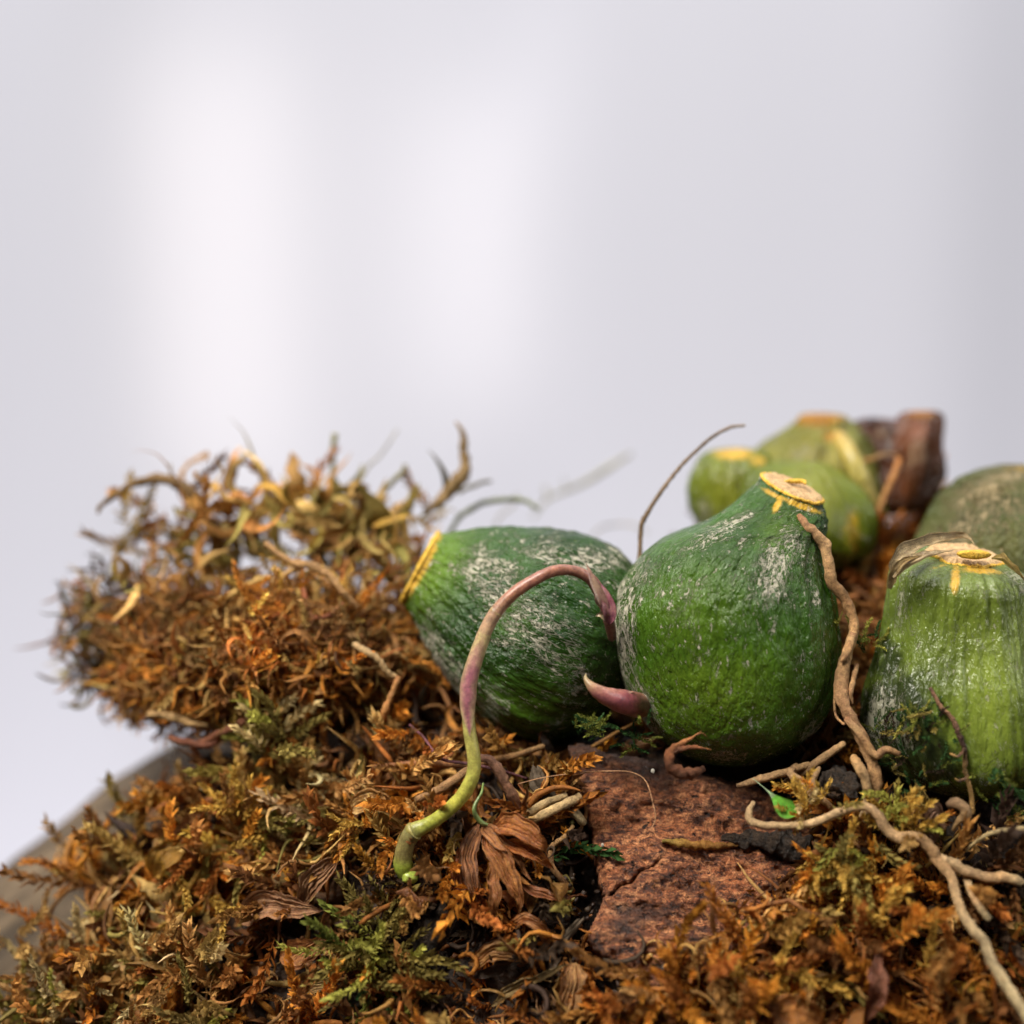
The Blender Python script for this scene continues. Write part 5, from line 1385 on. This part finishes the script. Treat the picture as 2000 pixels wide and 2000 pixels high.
VOIDS = [(1135, 1590, 35, 110), (1150, 1790, 35, 110), (330, 1500, 60, 30), (700, 1780, 60, 40), (960, 1820, 70, 50), (450, 1480, 110, 50), (450, 1480, 110, 50), (740, 1440, 170, 50), (740, 1440, 170, 50), (850, 1830, 70, 110), (1000, 1890, 100, 70), (1120, 1700, 45, 130), (440, 1475, 80, 40), (1640, 1545, 90, 50), (1860, 1640, 60, 50), (750, 1700, 50, 60), (1120, 1930, 60, 60), (560, 1900, 60, 60), (880, 1960, 80, 50), (480, 1760, 60, 40), (1950, 1650, 60, 40), (1010, 1700, 50, 60)]


def scatter(n, seed, ylim=(-5.4, 9.0), voids=0.1):
    r = np.random.default_rng(seed)
    out = np.zeros((0, 2))
    P_all, N_all = [], []
    tot = 0
    while tot < n:
        m = 6000
        xy = np.column_stack([r.uniform(-11.2, 12, m), r.uniform(*ylim, m)])
        z = gz_at(xy)
        P = np.column_stack([xy, z])
        px, py, d = proj(P)
        ok = (px > 135 + np.clip(1850 - py, -400, 999) * 0.66 + 25 * np.sin(py * 0.05) + r.normal(size=m) * 18) & (px < 2160) & (py < 2170) & (py > 1000)
        ok &= r.uniform(0, 1, m) < np.where(d > 4.5, 0.35, 1.0)
        ok &= r.uniform(0, 1, m) < np.clip(0.60 + 1.9 * (nz(P, 1.3, 6) + 0.5 * nz(P, 3.1, 7)), voids, 1)
        if voids < 0.5:
            for (vx, vy, vrx, vry) in VOIDS:
                ok &= r.uniform(0, 1, m) > 0.95 * np.exp(-(((px - vx) / vrx) ** 2 + ((py - vy) / vry) ** 2))
        dist = np.linalg.norm(P[:, None] - SP[None], axis=-1)
        ok &= (dist > SR[None] + 0.08).all(1)
        ok &= ~inside(px, py, VIS)
        onb = inside(px, py, OUT)
        for k in np.where(ok & onb)[0]:
            P[k] = at(px[k], py[k], bark_d(px[k], py[k]) - 0.05)
        P_all.append(P[ok])
        tot += ok.sum()
    P = np.vstack(P_all)[:n]
    N = gn_at(P[:, :2])
    px, py, d = proj(P)
    return P, N, px, py, r


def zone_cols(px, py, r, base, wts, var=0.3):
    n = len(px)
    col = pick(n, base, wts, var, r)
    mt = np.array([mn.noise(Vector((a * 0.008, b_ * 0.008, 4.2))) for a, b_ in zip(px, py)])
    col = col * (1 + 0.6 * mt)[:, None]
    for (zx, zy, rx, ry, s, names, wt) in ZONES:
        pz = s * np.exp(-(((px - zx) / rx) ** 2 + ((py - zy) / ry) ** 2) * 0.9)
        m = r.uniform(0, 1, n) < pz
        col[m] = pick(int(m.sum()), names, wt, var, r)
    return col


def lay(n, seed, tpl, s0, s1, lift, base, wts, name, mat, sink=0.05, amp=0.35, voids=0.1, dead=False):
    P, N, px, py, r = scatter(n, seed, voids=voids)
    z = unit(N * r.uniform(0.0, lift, (n, 1)) + r.normal(size=(n, 3)) * 0.5 + nz3(P, 0.55, seed % 3) * 1.6 + np.array([0, -0.25, -0.15]))
    dn = (z * N).sum(1)
    z = unit(z + N * np.where(dn < 0.05, 0.15 - dn, 0)[:, None])
    sc = r.uniform(s0, s1, n)
    # piles and hollows
    h = nz(P, 0.9, 1) * 0.42 + nz(P, 2.6, 2) * 0.22 + r.uniform(-sink, amp, n) * 0.5
    P = P + N * h[:, None]
    # keep pieces near the bark from lying over it
    tip = P + z * sc[:, None] * 0.8
    tx, ty, td = proj(tip)
    over = inside(tx, ty, VIS) & (py < 1800)
    sc = np.where(over, sc * 0.35, sc)
    dist = (np.linalg.norm(tip[:, None] - SP[None], axis=-1) < SR[None] + 0.02).any(1)
    sc = np.where(dist, sc * 0.4, sc)
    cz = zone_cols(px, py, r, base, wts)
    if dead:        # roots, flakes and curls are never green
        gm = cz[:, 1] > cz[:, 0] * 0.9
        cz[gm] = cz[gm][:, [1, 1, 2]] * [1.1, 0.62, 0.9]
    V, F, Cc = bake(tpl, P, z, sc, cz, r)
    return mk(name, V, F, M[mat], attrs={'Col': Cc}, kind='stuff')


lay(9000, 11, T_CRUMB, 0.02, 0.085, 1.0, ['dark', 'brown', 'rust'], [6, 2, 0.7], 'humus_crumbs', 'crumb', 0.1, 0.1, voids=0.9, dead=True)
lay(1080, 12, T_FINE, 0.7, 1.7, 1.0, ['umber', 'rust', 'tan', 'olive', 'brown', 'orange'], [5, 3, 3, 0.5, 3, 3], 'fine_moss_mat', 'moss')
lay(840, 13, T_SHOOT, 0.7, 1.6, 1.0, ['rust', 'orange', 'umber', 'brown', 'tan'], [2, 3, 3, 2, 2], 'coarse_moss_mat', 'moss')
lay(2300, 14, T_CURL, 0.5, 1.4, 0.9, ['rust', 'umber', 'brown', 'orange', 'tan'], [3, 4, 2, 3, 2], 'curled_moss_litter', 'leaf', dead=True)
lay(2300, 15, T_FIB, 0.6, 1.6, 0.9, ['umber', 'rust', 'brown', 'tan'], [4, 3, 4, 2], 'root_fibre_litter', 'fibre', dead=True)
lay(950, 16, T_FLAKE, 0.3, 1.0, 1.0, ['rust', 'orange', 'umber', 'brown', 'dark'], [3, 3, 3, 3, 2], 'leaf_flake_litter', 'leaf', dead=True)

for o in list(COL.objects):
    if o.parent is None and o.type in ('MESH', 'EMPTY') and 'kind' not in o and 'label' not in o:
        print('UNLABELLED', o.name)
print('TRIS', sum(sum(len(p.vertices) - 2 for p in o.data.polygons) if len(o.data.polygons) < 100 else len(o.data.loops) - 2 * len(o.data.polygons) for o in COL.objects if o.type == 'MESH'))
